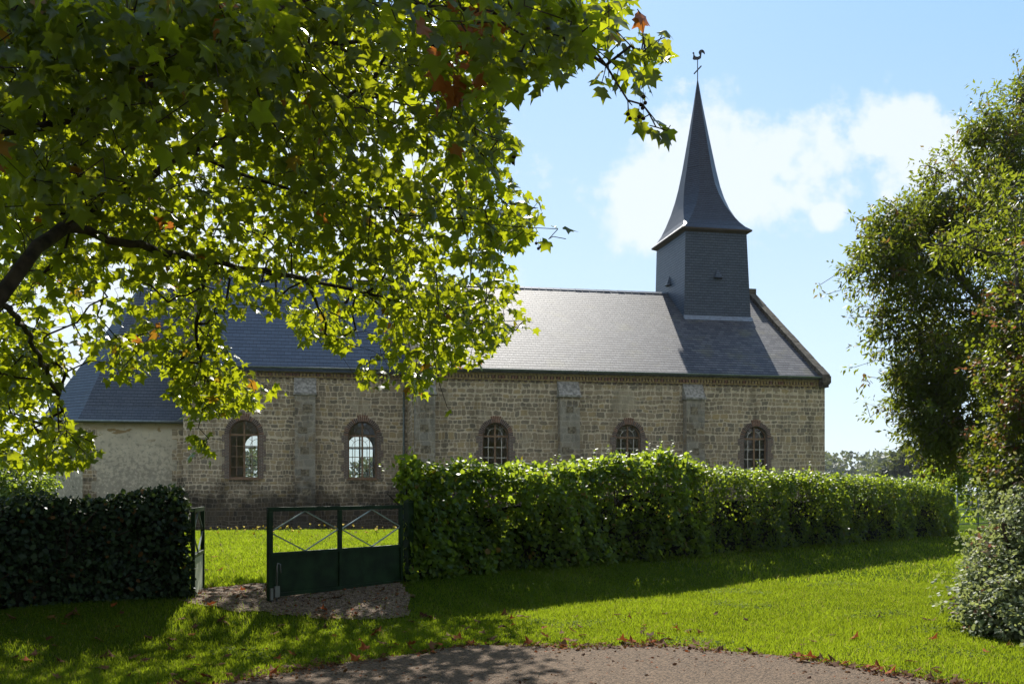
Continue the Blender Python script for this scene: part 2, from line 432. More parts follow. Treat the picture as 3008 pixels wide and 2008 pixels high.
class MB:
    """Collects polygons; builds one mesh with metre UVs (u level, v up the slope)."""
    def __init__(s):
        s.v, s.f, s.mi, s.sm = [], [], [], []

    def poly(s, pts, mi=0, sm=False):
        b = len(s.v)
        s.v.extend([tuple(p) for p in pts])
        s.f.append(list(range(b, b + len(pts))))
        s.mi.append(mi)
        s.sm.append(sm)

    def box(s, x0, x1, y0, y1, z0, z1, mi=0):
        P = lambda x, y, z: (x, y, z)
        a = [P(x0, y0, z0), P(x1, y0, z0), P(x1, y1, z0), P(x0, y1, z0), P(x0, y0, z1), P(x1, y0, z1), P(x1, y1, z1), P(x0, y1, z1)]
        s.hexa(a, mi)

    def hexa(s, a, mi=0):
        b = len(s.v)
        s.v.extend([tuple(p) for p in a])
        for q in ((0, 3, 2, 1), (4, 5, 6, 7), (0, 1, 5, 4), (1, 2, 6, 5), (2, 3, 7, 6), (3, 0, 4, 7)):
            s.f.append([b + i for i in q])
            s.mi.append(mi)
            s.sm.append(False)

    def bar(s, p, q, wx, wy, up=(0, 0, 1), mi=0):
        """rectangular bar from p to q; wx across (p->q x up), wy along up."""
        p, q, up = Vector(p), Vector(q), Vector(up)
        d = (q - p).normalized()
        x = d.cross(up)
        if x.length < 1e-4:
            x = d.cross(Vector((1, 0, 0)))
        x.normalize()
        y = x.cross(d).normalized()
        x, y = x * wx / 2, y * wy / 2
        s.hexa([p - x - y, p + x - y, p + x + y, p - x + y, q - x - y, q + x - y, q + x + y, q - x + y], mi)

    def tube(s, pts, rad, n=8, mi=0, cap=True):
        pts = [Vector(p) for p in pts]
        if not isinstance(rad, (list, tuple)):
            rad = [rad] * len(pts)
        rings = []
        ref = None
        for i, p in enumerate(pts):
            d = (pts[min(i + 1, len(pts) - 1)] - pts[max(i - 1, 0)]).normalized()
            if ref is None:
                ref = d.cross(Vector((0, 0, 1)))
                if ref.length < 0.05:
                    ref = d.cross(Vector((1, 0, 0)))
            x = (ref - d * ref.dot(d)).normalized()
            ref = x
            y = d.cross(x)
            b = len(s.v)
            for k in range(n):
                a = 2 * math.pi * k / n
                s.v.append(tuple(p + (x * math.cos(a) + y * math.sin(a)) * rad[i]))
            rings.append(b)
        for i in range(len(rings) - 1):
            for k in range(n):
                s.f.append([rings[i] + k, rings[i] + (k + 1) % n, rings[i + 1] + (k + 1) % n, rings[i + 1] + k])
                s.mi.append(mi)
                s.sm.append(True)
        if cap:
            s.f.append([rings[0] + k for k in range(n)][::-1])
            s.f.append([rings[-1] + k for k in range(n)])
            s.mi += [mi, mi]
            s.sm += [False, False]

    def panel(s, outer, holes, to3, thick_vec, mi=0, mi_back=None, mi_rim=None):
        """flat plate with holes: outer/holes are 2D loops, to3 maps 2D to 3D, thick_vec is the way to its back."""
        loops = [outer] + holes
        tv = Vector(thick_vec)
        tri = tessellate_polygon([[Vector((x, y, 0)) for x, y in l] for l in loops])
        flat = [p for l in loops for p in l]
        F = [Vector(to3(*p)) for p in flat]
        for t in tri:
            s.poly([F[i] for i in t], mi)
            s.poly([F[i] + tv for i in reversed(t)], mi if mi_back is None else mi_back)
        for l in loops:
            for i in range(len(l)):
                a, b = Vector(to3(*l[i])), Vector(to3(*l[(i + 1) % len(l)]))
                s.poly([a, b, b + tv, a + tv], mi if mi_rim is None else mi_rim)

    def build(s, name, m, parent=None, **kw):
        me = bpy.data.meshes.new(name)
        me.from_pydata(s.v, [], s.f)
        me.polygons.foreach_set('material_index', s.mi)
        me.polygons.foreach_set('use_smooth', s.sm)
        uvl = me.uv_layers.new(name='UVMap')
        me.update()
        uv = np.zeros((len(me.loops), 2), dtype=np.float32)
        Z = Vector((0, 0, 1))
        for p in me.polygons:
            n = p.normal
            t = Z.cross(n)
            if t.length < 0.02:
                t = Vector((1, 0, 0))
            t.normalize()
            b = n.cross(t)
            if b.z < 0:
                b = -b
            for li in p.loop_indices:
                c = me.vertices[me.loops[li].vertex_index].co
                uv[li] = (c.dot(t), c.dot(b))
        uvl.data.foreach_set('uv', uv.ravel())
        return link(name, me, m, parent, **kw)


CX, CY, F_ = 1174.5, 1122.0, 2284.0
EYE = 1.6


def P3(x, y, Y):
    """a sight line of the survey photograph at depth Y, as a point of the place"""
    return ((x - CX) / F_ * Y, Y, EYE - (y - CY) / F_ * Y)


# ------------------------------------------------------------------ terrain
HP = np.array([-1.48, 13.6])            # where the hedge line meets the gate hinge
HD = np.array([0.7071, 0.7071])
HN = np.array([0.7071, -0.7071])
CH_O = np.array([-9.56, 46.0])
YAW = math.atan2(0.194, 0.981)
CU = np.array([math.cos(YAW), math.sin(YAW)])
CV = np.array([-math.sin(YAW), math.cos(YAW)])


def sstep(a, b, x):
    t = np.clip((x - a) / (b - a), 0, 1)
    return t * t * (3 - 2 * t)


def ground_z(x, y):
    x = np.asarray(x, dtype=float)
    y = np.asarray(y, dtype=float)
    d = (x - HP[0]) * HN[0] + (y - HP[1]) * HN[1]
    zf = 0.35 * (1 - sstep(-0.1, 1.55, d))
    vv = -((x - CH_O[0]) * CV[0] + (y - CH_O[1]) * CV[1])
    zy = np.interp(vv, [-400, -60, 1.2, 5.0, 9.2, 22, 40], [-2.5, -0.5, -0.38, -0.17, 0.06, 0.35, 0.35])
    k = sstep(-0.5, 0.5, -d)
    z = zf * (1 - k) + np.minimum(zy, zf) * k
    return z + 0.012 * np.sin(x * 1.7 + 0.6 * y) * np.cos(y * 1.3 - 0.4 * x) * (d > -40)


def axis(lo, hi, step, far0, far1):
    core = np.arange(lo, hi + 1e-6, step)
    left, right = [], []
    s, p = step, lo
    while p > far0:
        s *= 1.25
        p -= s
        left.append(max(p, far0))
    s, p = step, hi
    while p < far1:
        s *= 1.25
        p += s
        right.append(min(p, far1))
    return np.concatenate([np.array(left[::-1]), core, np.array(right)])


gx = axis(-14, 22, 0.25, -2500, 2500)
gy = axis(3, 50, 0.25, -300, 4500)
X, Y = np.meshgrid(gx, gy)
Zg = ground_z(X, Y)
idx = np.arange(X.size).reshape(X.shape)
quads = np.stack([idx[:-1, :-1], idx[:-1, 1:], idx[1:, 1:], idx[1:, :-1]], -1).reshape(-1, 4)
link('ground', np_mesh('ground', np.stack([X, Y, Zg], -1).reshape(-1, 3), quads, smooth=True), M['ground'], kind='structure')


def in_poly(px, py, poly):
    px, py = np.asarray(px), np.asarray(py)
    r = np.zeros(px.shape, bool)
    n = len(poly)
    j = n - 1
    for i in range(n):
        xi, yi = poly[i]
        xj, yj = poly[j]
        c = ((yi > py) != (yj > py)) & (px < (xj - xi) * (py - yi) / (yj - yi + 1e-12) + xi)
        r ^= c
        j = i
    return r


def subdivide_loop(poly, step, jit, seed):
    rg = np.random.default_rng(seed)
    out = []
    for i in range(len(poly)):
        a, b = np.array(poly[i]), np.array(poly[(i + 1) % len(poly)])
        n = max(1, int(np.linalg.norm(b - a) / step))
        for k in range(n):
            p = a + (b - a) * k / n
            out.append(tuple(p + rg.normal(0, jit, 2)))
    return out


road_poly = [(-2.9, 7.6), (-2.35, 8.2), (-2.0, 8.64), (-1.5, 9.15), (-0.95, 9.62), (-0.33, 10.2), (0.1, 10.12), (0.55, 9.98), (1.0, 10.1), (1.45, 10.13),
             (2.24, 9.72), (2.9, 9.12), (3.25, 8.6), (3.7, 8.1), (4.6, 7.0), (6.5, 5.0), (9.0, 2.0), (12, -12), (-12, -12), (-9, 2.0), (-5.0, 6.0)]
road_edge = subdivide_loop(road_poly, 0.10, 0.05, 3)
path_poly = [(-3.72, 11.55), (-3.85, 12.4), (-3.45, 13.0), (-2.95, 13.25), (-2.5, 13.2), (-2.1, 13.6), (-1.55, 13.55), (-1.25, 12.9), (-1.25, 12.15), (-1.6, 11.75),
             (-2.2, 11.5), (-2.85, 11.3), (-3.4, 11.15), (-3.75, 11.2)]
path_edge = subdivide_loop(path_poly, 0.10, 0.03, 4)


def flat_sheet(name, edge, cell, m, dz):
    e = np.array(edge)
    x0, y0 = e.min(0)
    x1, y1 = e.max(0)
    xs = np.arange(x0, x1 + cell, cell)
    ys = np.arange(y0, y1 + cell, cell)
    X, Y = np.meshgrid(xs, ys)
    ok = in_poly(X, Y, edge)
    V = np.stack([X, Y, ground_z(X, Y) + dz], -1).reshape(-1, 3)
    idx = np.arange(X.size).reshape(X.shape)
    q = np.stack([idx[:-1, :-1], idx[:-1, 1:], idx[1:, 1:], idx[1:, :-1]], -1).reshape(-1, 4)
    keep = ok.ravel()[q].sum(1) >= 3
    return link(name, np_mesh(name, V, q[keep], smooth=True), m, kind='structure')


e = np.array(road_edge)
V = [(x, y, 0.018) for x, y in road_edge]
tri = tessellate_polygon([[Vector(p) for p in V]])
flat_road = np_mesh('road', V, np.array(tri))
link('road', flat_road, M['road'], kind='structure')
flat_sheet('path', path_edge, 0.05, M['path'], 0.014)


# ------------------------------------------------------------------ leaf scatter
T_PLANE = np.array([(0, 0), (.20, -.09), (.50, .02), (.36, .20), (.64, .52), (.30, .50), (.17, .66), (0, 1.0), (-.17, .66), (-.30, .50), (-.64, .52),
                    (-.36, .20), (-.50, .02), (-.20, -.09), (0, .34)])
F_PLANE = np.array([(14, i, (i + 1) % 14) for i in range(14)])
T_OVAL = np.array([(0, 0), (.36, .28), (.34, .66), (0, 1.0), (-.34, .66), (-.36, .28)])
F_OVAL = np.array([(0, 1, 2), (0, 2, 3), (0, 3, 4), (0, 4, 5)])
T_LANCE = np.array([(0, 0), (.19, .40), (0, 1.0), (-.19, .40)])
F_LANCE = np.array([(0, 1, 2), (0, 2, 3)])


def unit(a):
    return a / np.maximum(np.linalg.norm(a, axis=-1, keepdims=True), 1e-9)


def leaves_mesh(name, pos, dirs, norms, size, T, F, tone, fold=0.35, droop=0.25, rg=RG):
    n, k = len(pos), len(T)
    y = unit(dirs)
    nn = unit(norms - y * np.sum(norms * y, -1, keepdims=True))
    x = np.cross(y, nn)
    fo = fold * rg.uniform(0.2, 1.4, (n, 1))
    dr = droop * rg.uniform(0.2, 1.6, (n, 1))
    tx = T[None, :, 0] * (1 + 0.12 * rg.normal(size=(n, 1)))
    ty = np.repeat(T[None, :, 1], n, 0)
    tz = -fo * np.abs(tx) - dr * ty ** 2 + 0.05 * rg.normal(size=(n, k))
    V = pos[:, None, :] + size[:, None, None] * (tx[..., None] * x[:, None] + ty[..., None] * y[:, None] + tz[..., None] * nn[:, None])
    Fa = (F[None] + (np.arange(n) * k)[:, None, None]).reshape(-1, F.shape[1])
    return np_mesh(name, V.reshape(-1, 3), Fa, np.repeat(tone, k))


def rand_unit(n, rg=RG):
    return unit(rg.normal(size=(n, 3)))


class Skeleton:
    """branch graph: nodes with a parent, thickened by the pipe rule, meshed as tubes."""
    def __init__(s):
        s.p, s.par = [], []

    def limb(s, pts, parent=-1, step=0.25):
        last = parent
        pts = [np.array(p, float) for p in pts]
        for i in range(len(pts) - 1):
            n = max(1, int(np.linalg.norm(pts[i + 1] - pts[i]) / step))
            for k in range(0 if (i == 0 and parent < 0) else 1, n + 1):
                if k == 0:
                    q = pts[i]
                else:
                    q = pts[i] + (pts[i + 1] - pts[i]) * k / n
                    if k < n:
                        q = q + RG.normal(0, 0.02, 3)
                s.p.append(q)
                s.par.append(last)
                last = len(s.p) - 1
        return last

    def nearest(s, q):
        A = np.array(s.p)
        return int(np.argmin(np.linalg.norm(A - q, axis=1)))

    def attach(s, pts_sorted, back, step=0.3, wob=0.05):
        """join each target to the nearest node seen from the way back; returns the end node ids"""
        ends = []
        cap = 200000
        A = np.zeros((cap, 3))
        A[:len(s.p)] = np.array(s.p)
        for q in pts_sorted:
            n0 = len(s.p)
            d = np.linalg.norm(A[:n0] - q, axis=1) + 0.35 * np.maximum(0, np.linalg.norm(A[:n0] - back, axis=1) - np.linalg.norm(q - back))
            j = int(np.argmin(d))
            a = A[j].copy()
            L = np.linalg.norm(q - a)
            m = max(1, int(L / step))
            last = j
            sag = np.array([0, 0, -0.10 * L])
            for k in range(1, m + 1):
                u = k / m
                pt = a + (q - a) * u + sag * 4 * u * (1 - u) * -0.5 + (RG.normal(0, wob, 3) if k < m else 0)
                A[len(s.p)] = pt
                s.p.append(pt)
                s.par.append(last)
                last = len(s.p) - 1
            ends.append(last)
        return ends

    def mesh(s, name, tip=0.0045, expo=2.3, sides=5, minr=0.003, maxr=9.0):
        n = len(s.p)
        P = np.array(s.p)
        par = np.array(s.par)
        acc = np.zeros(n)
        haskid = np.zeros(n, bool)
        for i in range(n):
            if par[i] >= 0:
                haskid[par[i]] = True
        for i in range(n - 1, -1, -1):
            if not haskid[i]:
                acc[i] += tip ** expo
            if par[i] >= 0:
                acc[par[i]] += acc[i]
        r = np.minimum(np.maximum(acc ** (1 / expo), minr), maxr)
        V, F = [], []
        ang = np.arange(sides) * 2 * math.pi / sides
        kids = [i for i in range(n) if par[i] >= 0]
        a, b = P[par[kids]], P[kids]
        d = unit(b - a)
        ref = np.where(np.abs(d[:, 2:3]) > 0.9, np.array([[1.0, 0, 0]]), np.array([[0, 0, 1.0]]))
        x = unit(np.cross(d, ref))
        y = np.cross(d, x)
        ra = np.minimum(r[par[kids]], r[kids] * 1.35)
        rb = r[kids]
        ca = np.cos(ang)[None, :, None] * x[:, None] + np.sin(ang)[None, :, None] * y[:, None]
        va = (a - d * ra[:, None] * 0.3)[:, None] + ca * ra[:, None, None]
        vb = (b + d * rb[:, None] * 0.3)[:, None] + ca * rb[:, None, None]
        V = np.concatenate([va, vb], 1).reshape(-1, 3)
        m = len(kids)
        base = (np.arange(m) * 2 * sides)[:, None]
        k = np.arange(sides)[None]
        F = np.stack([base + k, base + (k + 1) % sides, base + sides + (k + 1) % sides, base + sides + k], -1).reshape(-1, 4)
        return np_mesh(name, V, F, smooth=True)


# ================================================================== CHURCH
church = thing('church', 'old stone village church with slate roofs, brick arched windows and a slated spire', 'church',
               (CH_O[0], CH_O[1], 0), YAW)
GB = -0.75                                # foot of the walls, below the turf


def arch(cx, z0, zs, r, n=20):
    pts = [(cx - r, z0), (cx + r, z0), (cx + r, zs)]
    for i in range(1, n):
        a = math.pi * i / n
        pts.append((cx + r * math.cos(a), zs + r * math.sin(a)))
    pts.append((cx - r, zs))
    return pts


def half_arch_strip(mb, cx, z0, zs, r, wid, y0, y1, mi=0, n=24, sill=True):
    """frame following the arch outline, inner edge r-wid"""
    o = [(cx + r, z0)] + [(cx + r * math.cos(math.pi * i / n), zs + r * math.sin(math.pi * i / n)) for i in range(n + 1)] + [(cx - r, z0)]
    q = r - wid
    k = [(cx + q, z0)] + [(cx + q * math.cos(math.pi * i / n), zs + q * math.sin(math.pi * i / n)) for i in range(n + 1)] + [(cx - q, z0)]
    for i in range(len(o) - 1):
        a, b, c, d = o[i], o[i + 1], k[i + 1], k[i]
        mb.hexa([(a[0], y0, a[1]), (b[0], y0, b[1]), (c[0], y0, c[1]), (d[0], y0, d[1]),
                 (a[0], y1, a[1]), (b[0], y1, b[1]), (c[0], y1, c[1]), (d[0], y1, d[1])], mi)
    if sill:
        mb.box(cx - q, cx + q, y0, y1, z0, z0 + wid, mi)


def window(cx, vf, z0, zs, r, front=True, pale=False):
    """arched window in the wall whose outer face lies at vf; the church's far side is front=False"""
    sg = 1 if front else -1
    yy = lambda d: vf + sg * d
    fr = MB()
    a, b = sorted((yy(0.20), yy(0.29)))
    half_arch_strip(fr, cx, z0, zs, r, 0.065, a, b)
    fr.box(cx - 0.045, cx + 0.045, a - 0.004, b + 0.004, z0 + 0.065, zs + r - 0.065)
    fr.box(cx - r + 0.066, cx - 0.046, a - 0.002, b + 0.002, zs - 0.05, zs + 0.04)
    fr.box(cx + 0.046, cx + r - 0.066, a - 0.002, b + 0.002, zs - 0.05, zs + 0.04)
    w_ = fr.build('window', M['wood_frame'], church)
    g = MB()
    a, b = sorted((yy(0.225), yy(0.255)))
    half = (r - 0.06)
    for sx in (-1, 1):
        xq = cx + sx * half * 0.56
        g.box(xq - 0.017, xq + 0.017, a, b, z0 + 0.06, zs - 0.05)
        for k in (1, 2, 3):
            z = z0 + 0.06 + (zs - z0 - 0.1) * k / 4
            x0, x1 = sorted((cx + sx * 0.045, cx + sx * (r - 0.06)))
            g.box(x0, x1, a + 0.002, b - 0.002, z - 0.017, z + 0.017)
        # inner arch ring and one ray
        n = 8
        rr = half * 0.60
        a0 = 0 if sx > 0 else math.pi
        for i in range(n):
            t0 = (math.pi / 2) * i / n
            t1 = (math.pi / 2) * (i + 1) / n
            p = (cx + sx * rr * math.cos(t0), (a + b) / 2, zs + 0.04 + rr * math.sin(t0))
            q = (cx + sx * rr * math.cos(t1), (a + b) / 2, zs + 0.04 + rr * math.sin(t1))
            g.bar(p, q, 0.024, 0.024, (0, 1, 0))
        c4 = math.cos(math.pi / 4)
        g.bar((cx + sx * rr * c4, (a + b) / 2, zs + 0.04 + rr * c4), (cx + sx * half * c4, (a + b) / 2, zs + half * c4), 0.022, 0.022, (0, 1, 0))
    g.build('glazing_bar', M['glaze_bar'] if pale else M['wood_frame'], w_)
    gl = MB()
    ygl = yy(0.24)
    gl.poly([(x, ygl, z) for x, z in (arch(cx, z0 + 0.03, zs, r - 0.03) if front else arch(cx, z0 + 0.03, zs, r - 0.03)[::-1])])
    gl.build('pane', M['glass'], w_)
    if not front:
        return
    # brick dressing: arch of single bricks, stepped keystone, toothed jambs, lined reveal
    bs = MB()
    n = 27
    r1 = r + 0.205
    nb = 24
    for i in range(nb):                   # mortar backing of the arch
        t0, t1 = math.pi * i / nb, math.pi * (i + 1) / nb
        P = lambda t, q: (cx + q * math.cos(t), zs + q * math.sin(t))
        a, b, c, d = P(t0, r + 0.004), P(t1, r + 0.004), P(t1, r1), P(t0, r1)
        bs.hexa([(a[0], vf - 0.012, a[1]), (b[0], vf - 0.012, b[1]), (c[0], vf - 0.012, c[1]), (d[0], vf - 0.012, d[1]),
                 (a[0], vf + 0.02, a[1]), (b[0], vf + 0.02, b[1]), (c[0], vf + 0.02, c[1]), (d[0], vf + 0.02, d[1])], 1)
    for i in range(n):
        t0 = math.pi * (i + 0.16) / n
        t1 = math.pi * (i + 0.84) / n
        key = abs(i - (n - 1) / 2) < 2.6
        r2 = r1 + (0.125 if key else 0.01 + random.uniform(-0.012, 0.012))
        pr = 0.03 + random.uniform(0, 0.012)
        P = lambda t, q: (cx + q * math.cos(t), zs + q * math.sin(t))
        a, b, c, d = P(t0, r + 0.002), P(t1, r + 0.002), P(t1, r2), P(t0, r2)
        bs.hexa([(a[0], vf - pr, a[1]), (b[0], vf - pr, b[1]), (c[0], vf - pr, c[1]), (d[0], vf - pr, d[1]),
                 (a[0], vf + 0.01, a[1]), (b[0], vf + 0.01, b[1]), (c[0], vf + 0.01, c[1]), (d[0], vf + 0.01, d[1])], 3 if (key or random.random() < 0.2) else 2)
    hgt = zs - z0
    nbk = 6
    for k in range(nbk):
        wj = 0.32 if k % 2 == 1 else 0.205
        za = z0 + hgt * k / nbk
        zb = z0 + hgt * (k + 1) / nbk - 0.004
        bs.box(cx - r - wj, cx - r + 0.003, vf - 0.022 - 0.004 * (k % 2), vf + 0.02, za, zb, 0)
        bs.box(cx + r - 0.003, cx + r + wj, vf - 0.022 - 0.004 * (k % 2), vf + 0.02, za, zb, 0)
    # reveal lining
    o = arch(cx, z0, zs, r - 0.004, 24)[2:]
    o = [(cx + r - 0.004, z0)] + o + [(cx - r + 0.004, z0)]
    for i in range(len(o) - 1):
        bs.poly([(o[i][0], vf - 0.018, o[i][1]), (o[i + 1][0], vf - 0.018, o[i + 1][1]), (o[i + 1][0], vf + 0.21, o[i + 1][1]), (o[i][0], vf + 0.21, o[i][1])], 0)
    bs.build('brick_surround', [M['brick'], M['mortar'], M['brick_dark'], M['brick_red']], w_)
    sl_ = MB()
    sl_.box(cx - r - 0.06, cx + r + 0.06, vf - 0.07, vf + 0.2, z0 - 0.075, z0 - 0.003)
    sl_.build('sill', M['wood_frame'], w_)


T0, T1, TC0 = 4.95, 26.1, -5.70           # nave from T0 to T1, choir from TC0 to T0
NW, NZ, NR = 17.0, 7.28, 13.1             # nave width, eave, ridge
VC0, VC1, CZ, CR = 2.5, 14.5, 7.46, 13.2  # choir
TH = 0.7
nave_win = [8.95, 15.6, 22.3]
choir_win = [-2.90, 2.74]
W_N = (2.08, 4.16, 0.64)
W_C = (2.13, 4.24, 0.70)
W_CF = (2.0, 4.10, 0.84)
choir_far = [-2.88, 3.12]

mb = MB()
nh = [arch(c, *W_N) for c in nave_win]
ch_ = [arch(c, *W_C) for c in choir_win]
mb.panel([(T0, GB), (T1, GB), (T1, NZ), (T0, NZ)], nh, lambda a, b: (a, 0, b), (0, TH, 0), 0, 1, 0)
mb.panel([(T0, GB), (T1, GB), (T1, NZ), (T0, NZ)], nh, lambda a, b: (a, NW, b), (0, -TH, 0), 0, 1, 0)
gab = [(TH + 0.002, GB), (NW - TH - 0.002, GB), (NW - TH - 0.002, NZ + 0.4), (NW / 2, NR - 0.1), (TH + 0.002, NZ + 0.4)]
mb.panel(gab, [], lambda a, b: (T1, a, b), (-TH, 0, 0), 0, 1, 0)
hole = [(VC0 + TH, 0.1), (VC1 - TH, 0.1), (VC1 - TH, 6.0), (VC0 + TH, 6.0)]
mb.panel(gab, [hole], lambda a, b: (T0, a, b), (TH, 0, 0), 0, 1, 0)
mb.build('nave_wall', [M['stone_nave'], M['inner_plaster']], church)
mb = MB()
mb.panel([(TC0, GB), (T0 - 0.003, GB), (T0 - 0.003, CZ), (TC0, CZ)], ch_, lambda a, b: (a, VC0, b), (0, TH, 0), 0, 1, 0)
mb.panel([(TC0, GB), (T0 - 0.003, GB), (T0 - 0.003, CZ), (TC0, CZ)], [arch(c, *W_CF) for c in choir_far], lambda a, b: (a, VC1, b), (0, -TH, 0), 0, 1, 0)
gab = [(VC0 + TH + 0.002, GB), (VC1 - TH - 0.002, GB), (VC1 - TH - 0.002, CZ + 0.5), (NW / 2, CR - 0.1), (VC0 + TH + 0.002, CZ + 0.5)]
mb.panel(gab, [], lambda a, b: (TC0, a, b), (TH, 0, 0), 0, 1, 0)
mb.build('choir_wall', [M['stone'], M['inner_plaster']], church)
mb = MB()
mb.box(TC0 + TH, T0 + TH, VC0 + TH, VC1 - TH, 0.02, 0.1)
mb.box(T0 + TH + 0.002, T1 - TH, TH, NW - TH, 0.02, 0.1)
mb.build('floor', M['inner_plaster'], church)
mb = MB()
mb.box(TC0 + TH, T0 + TH, VC0 + TH, VC1 - TH, 6.85, 6.95)
mb.box(T0 + TH + 0.002, T1 - TH, TH, NW - TH, 6.85, 6.95)
mb.build('ceiling', M['inner_plaster'], church)

for c in nave_win:
    window(c, 0.0, *W_N, True, True)
for c in nave_win:
    window(c, NW, *W_N, False)
for c in choir_win:
    window(c, VC0, *W_C, True, False)
for c in choir_far:
    window(c, VC1, *W_CF, False)


def roof(name, t0, t1, v0, v1, ze, zr, m, over=0.28, thick=0.09):
    vm = (v0 + v1) / 2
    sl = (zr - ze) / (vm - v0)
    mb = MB()
    for s, va in ((1, v0), (-1, v1)):
        ve = va - s * over
        zz = ze - over * sl
        a, b, c, d = (t0, ve, zz), (t1, ve, zz), (t1, vm, zr), (t0, vm, zr)
        dn = Vector((0, 0, -thick))
        pts = [a, b, c, d] if s > 0 else [b, a, d, c]
        mb.poly(pts)
        lo = [tuple(Vector(p) + dn) for p in pts]
        mb.poly(lo[::-1])
        for i in range(4):
            mb.poly([lo[i], lo[(i + 1) % 4], pts[(i + 1) % 4], pts[i]])
    o = mb.build(name, m, church)
    return o, sl


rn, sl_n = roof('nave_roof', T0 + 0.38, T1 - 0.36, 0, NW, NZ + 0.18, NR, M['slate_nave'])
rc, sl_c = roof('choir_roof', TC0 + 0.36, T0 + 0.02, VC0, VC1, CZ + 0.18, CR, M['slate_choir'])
for (r_, t0, t1, zr) in ((rn, T0 + 0.38, T1 - 0.36, NR), (rc, TC0 + 0.36, T0 + 0.02, CR)):
    mb = MB()
    n = int((t1 - t0) / 0.42)
    for i in range(n):
        a, b = t0 + (t1 - t0) * i / n, t0 + (t1 - t0) * (i + 1) / n - 0.012
        zz = zr + 0.05 + random.uniform(-0.006, 0.006)
        mb.poly([(a, NW / 2 - 0.17, zz - 0.13), (b, NW / 2 - 0.17, zz - 0.13), (b, NW / 2, zz), (a, NW / 2, zz)])
        mb.poly([(a, NW / 2, zz), (b, NW / 2, zz), (b, NW / 2 + 0.17, zz - 0.13), (a, NW / 2 + 0.17, zz - 0.13)])
    mb.build('ridge_capping', M['lead'], r_)


def coping(t0, t1, v0, v1, ze, zr, rise, name='gable_coping'):
    """stone coping on a gable, in lengths, with kneelers at the eaves"""
    vm = (v0 + v1) / 2
    mb = MB()
    for s, va in ((1, v0), (-1, v1)):
        a = Vector((0, va - s * 0.42, ze - 0.28))
        b = Vector((0, vm, zr))
        n = 11
        for i in range(n):
            p = a + (b - a) * (i / n)
            q = a + (b - a) * ((i + 1) / n - 0.004)
            j = random.uniform(-0.012, 0.012)
            pts = []
            for (v, base) in ((p, 0), (q, 0)):
                pts.append([(t0 + j, v.y, v.z - 0.25), (t1 + j, v.y, v.z - 0.25), (t1 + j, v.y, v.z + rise + j), (t0 + j, v.y, v.z + rise + j)])
            A, B = pts
            mb.hexa([A[0], A[1], A[2], A[3], B[0], B[1], B[2], B[3]])
        mb.box(t0 - 0.02, t1 + 0.02, *sorted((va - s * 0.50, va + s * 0.10)), ze - 0.46, ze - 0.10)
        mb.box(t0 + 0.02, t1 - 0.02, *sorted((va - s * 0.34, va + s * 0.10)), ze - 0.66, ze - 0.48)
    mb.box(t0 - 0.03, t1 + 0.03, vm - 0.22, vm + 0.22, zr - 0.2, zr + rise + 0.16)
    return mb.build(name, M['coping'], church)


coping(T1 - 0.36, T1 + 0.06, 0, NW, NZ + 0.18, NR, 0.26)
coping(T0 + 0.0, T0 + 0.40, 0, NW, NZ + 0.18, NR, 0.30)
coping(TC0 - 0.06, TC0 + 0.36, VC0, VC1, CZ + 0.18, CR, 0.34)


def cornice(t0, t1, v0, zt):
    """three brick courses under the eave, the middle one of spaced headers"""
    mb = MB()
    mb.box(t0, t1, v0 - 0.12, v0 + 0.05, zt - 0.20, zt - 0.0, 1)
    mb.box(t0, t1, v0 - 0.035, v0 + 0.05, zt - 0.36, zt - 0.205, 0)
    mb.box(t0, t1, v0 - 0.09, v0 + 0.05, zt - 0.43, zt - 0.365, 1)
    n = int((t1 - t0) / 0.16)
    for i in range(n):
        x = t0 + (t1 - t0) * (i + 0.5) / n
        mb.box(x - 0.05, x + 0.05, v0 - 0.11, v0 - 0.036, zt - 0.358, zt - 0.208, 1 if random.random() < 0.75 else 2)
        if i % 2:
            mb.box(x - 0.07, x + 0.07, v0 - 0.06, v0 + 0.02, zt - 0.50, zt - 0.433, 0)
    return mb.build('cornice', [M['brick_dark'], M['brick_tan'], M['brick_red']], church)


cornice(T0 + 0.42, T1 - 0.38, 0, NZ)
cornice(TC0 + 0.38, T0 - 0.05, VC0, CZ)


def gutter(t0, t1, v, z, r=0.085):
    mb = MB()
    n = 10
    for layer in (0, 1):
        rr = r - 0.008 * layer
        for i in range(n):
            a0, a1 = math.pi * (1 + i / n), math.pi * (1 + (i + 1) / n)
            q = [(t0, v + rr * math.cos(a0), z + rr * math.sin(a0)), (t1, v + rr * math.cos(a0), z + rr * math.sin(a0)),
                 (t1, v + rr * math.cos(a1), z + rr * math.sin(a1)), (t0, v + rr * math.cos(a1), z + rr * math.sin(a1))]
            mb.poly(q if layer else q[::-1], 0, True)
    mb.tube([(t0, v - r, z), (t1, v - r, z)], 0.013, 6)
    for s in (t0, t1):
        mb.poly([(s, v + r * math.cos(math.pi * (1 + i / n)), z + r * math.sin(math.pi * (1 + i / n))) for i in range(n + 1)])
    return mb.build('gutter', M['zinc'], church)


gutter(T0 + 0.42, T1 - 0.38, -0.36, NZ + 0.05)
gutter(TC0 + 0.38, T0 - 0.05, VC0 - 0.36, CZ + 0.03)
mb = MB()
mb.tube([(T0 + 0.05, -0.36, NZ - 0.02), (T0 - 0.1, 0.2, NZ - 0.16), (4.80, 1.6, NZ - 0.42), (4.76, VC0 - 0.12, NZ - 0.75), (4.76, VC0 - 0.12, 5), (4.76, VC0 - 0.12, -0.6)], 0.055, 8)
for z in (5.6, 3.6, 1.6):
    mb.box(4.68, 4.84, VC0 - 0.18, VC0 + 0.02, z, z + 0.04)
mb.build('downpipe', M['zinc'], church)


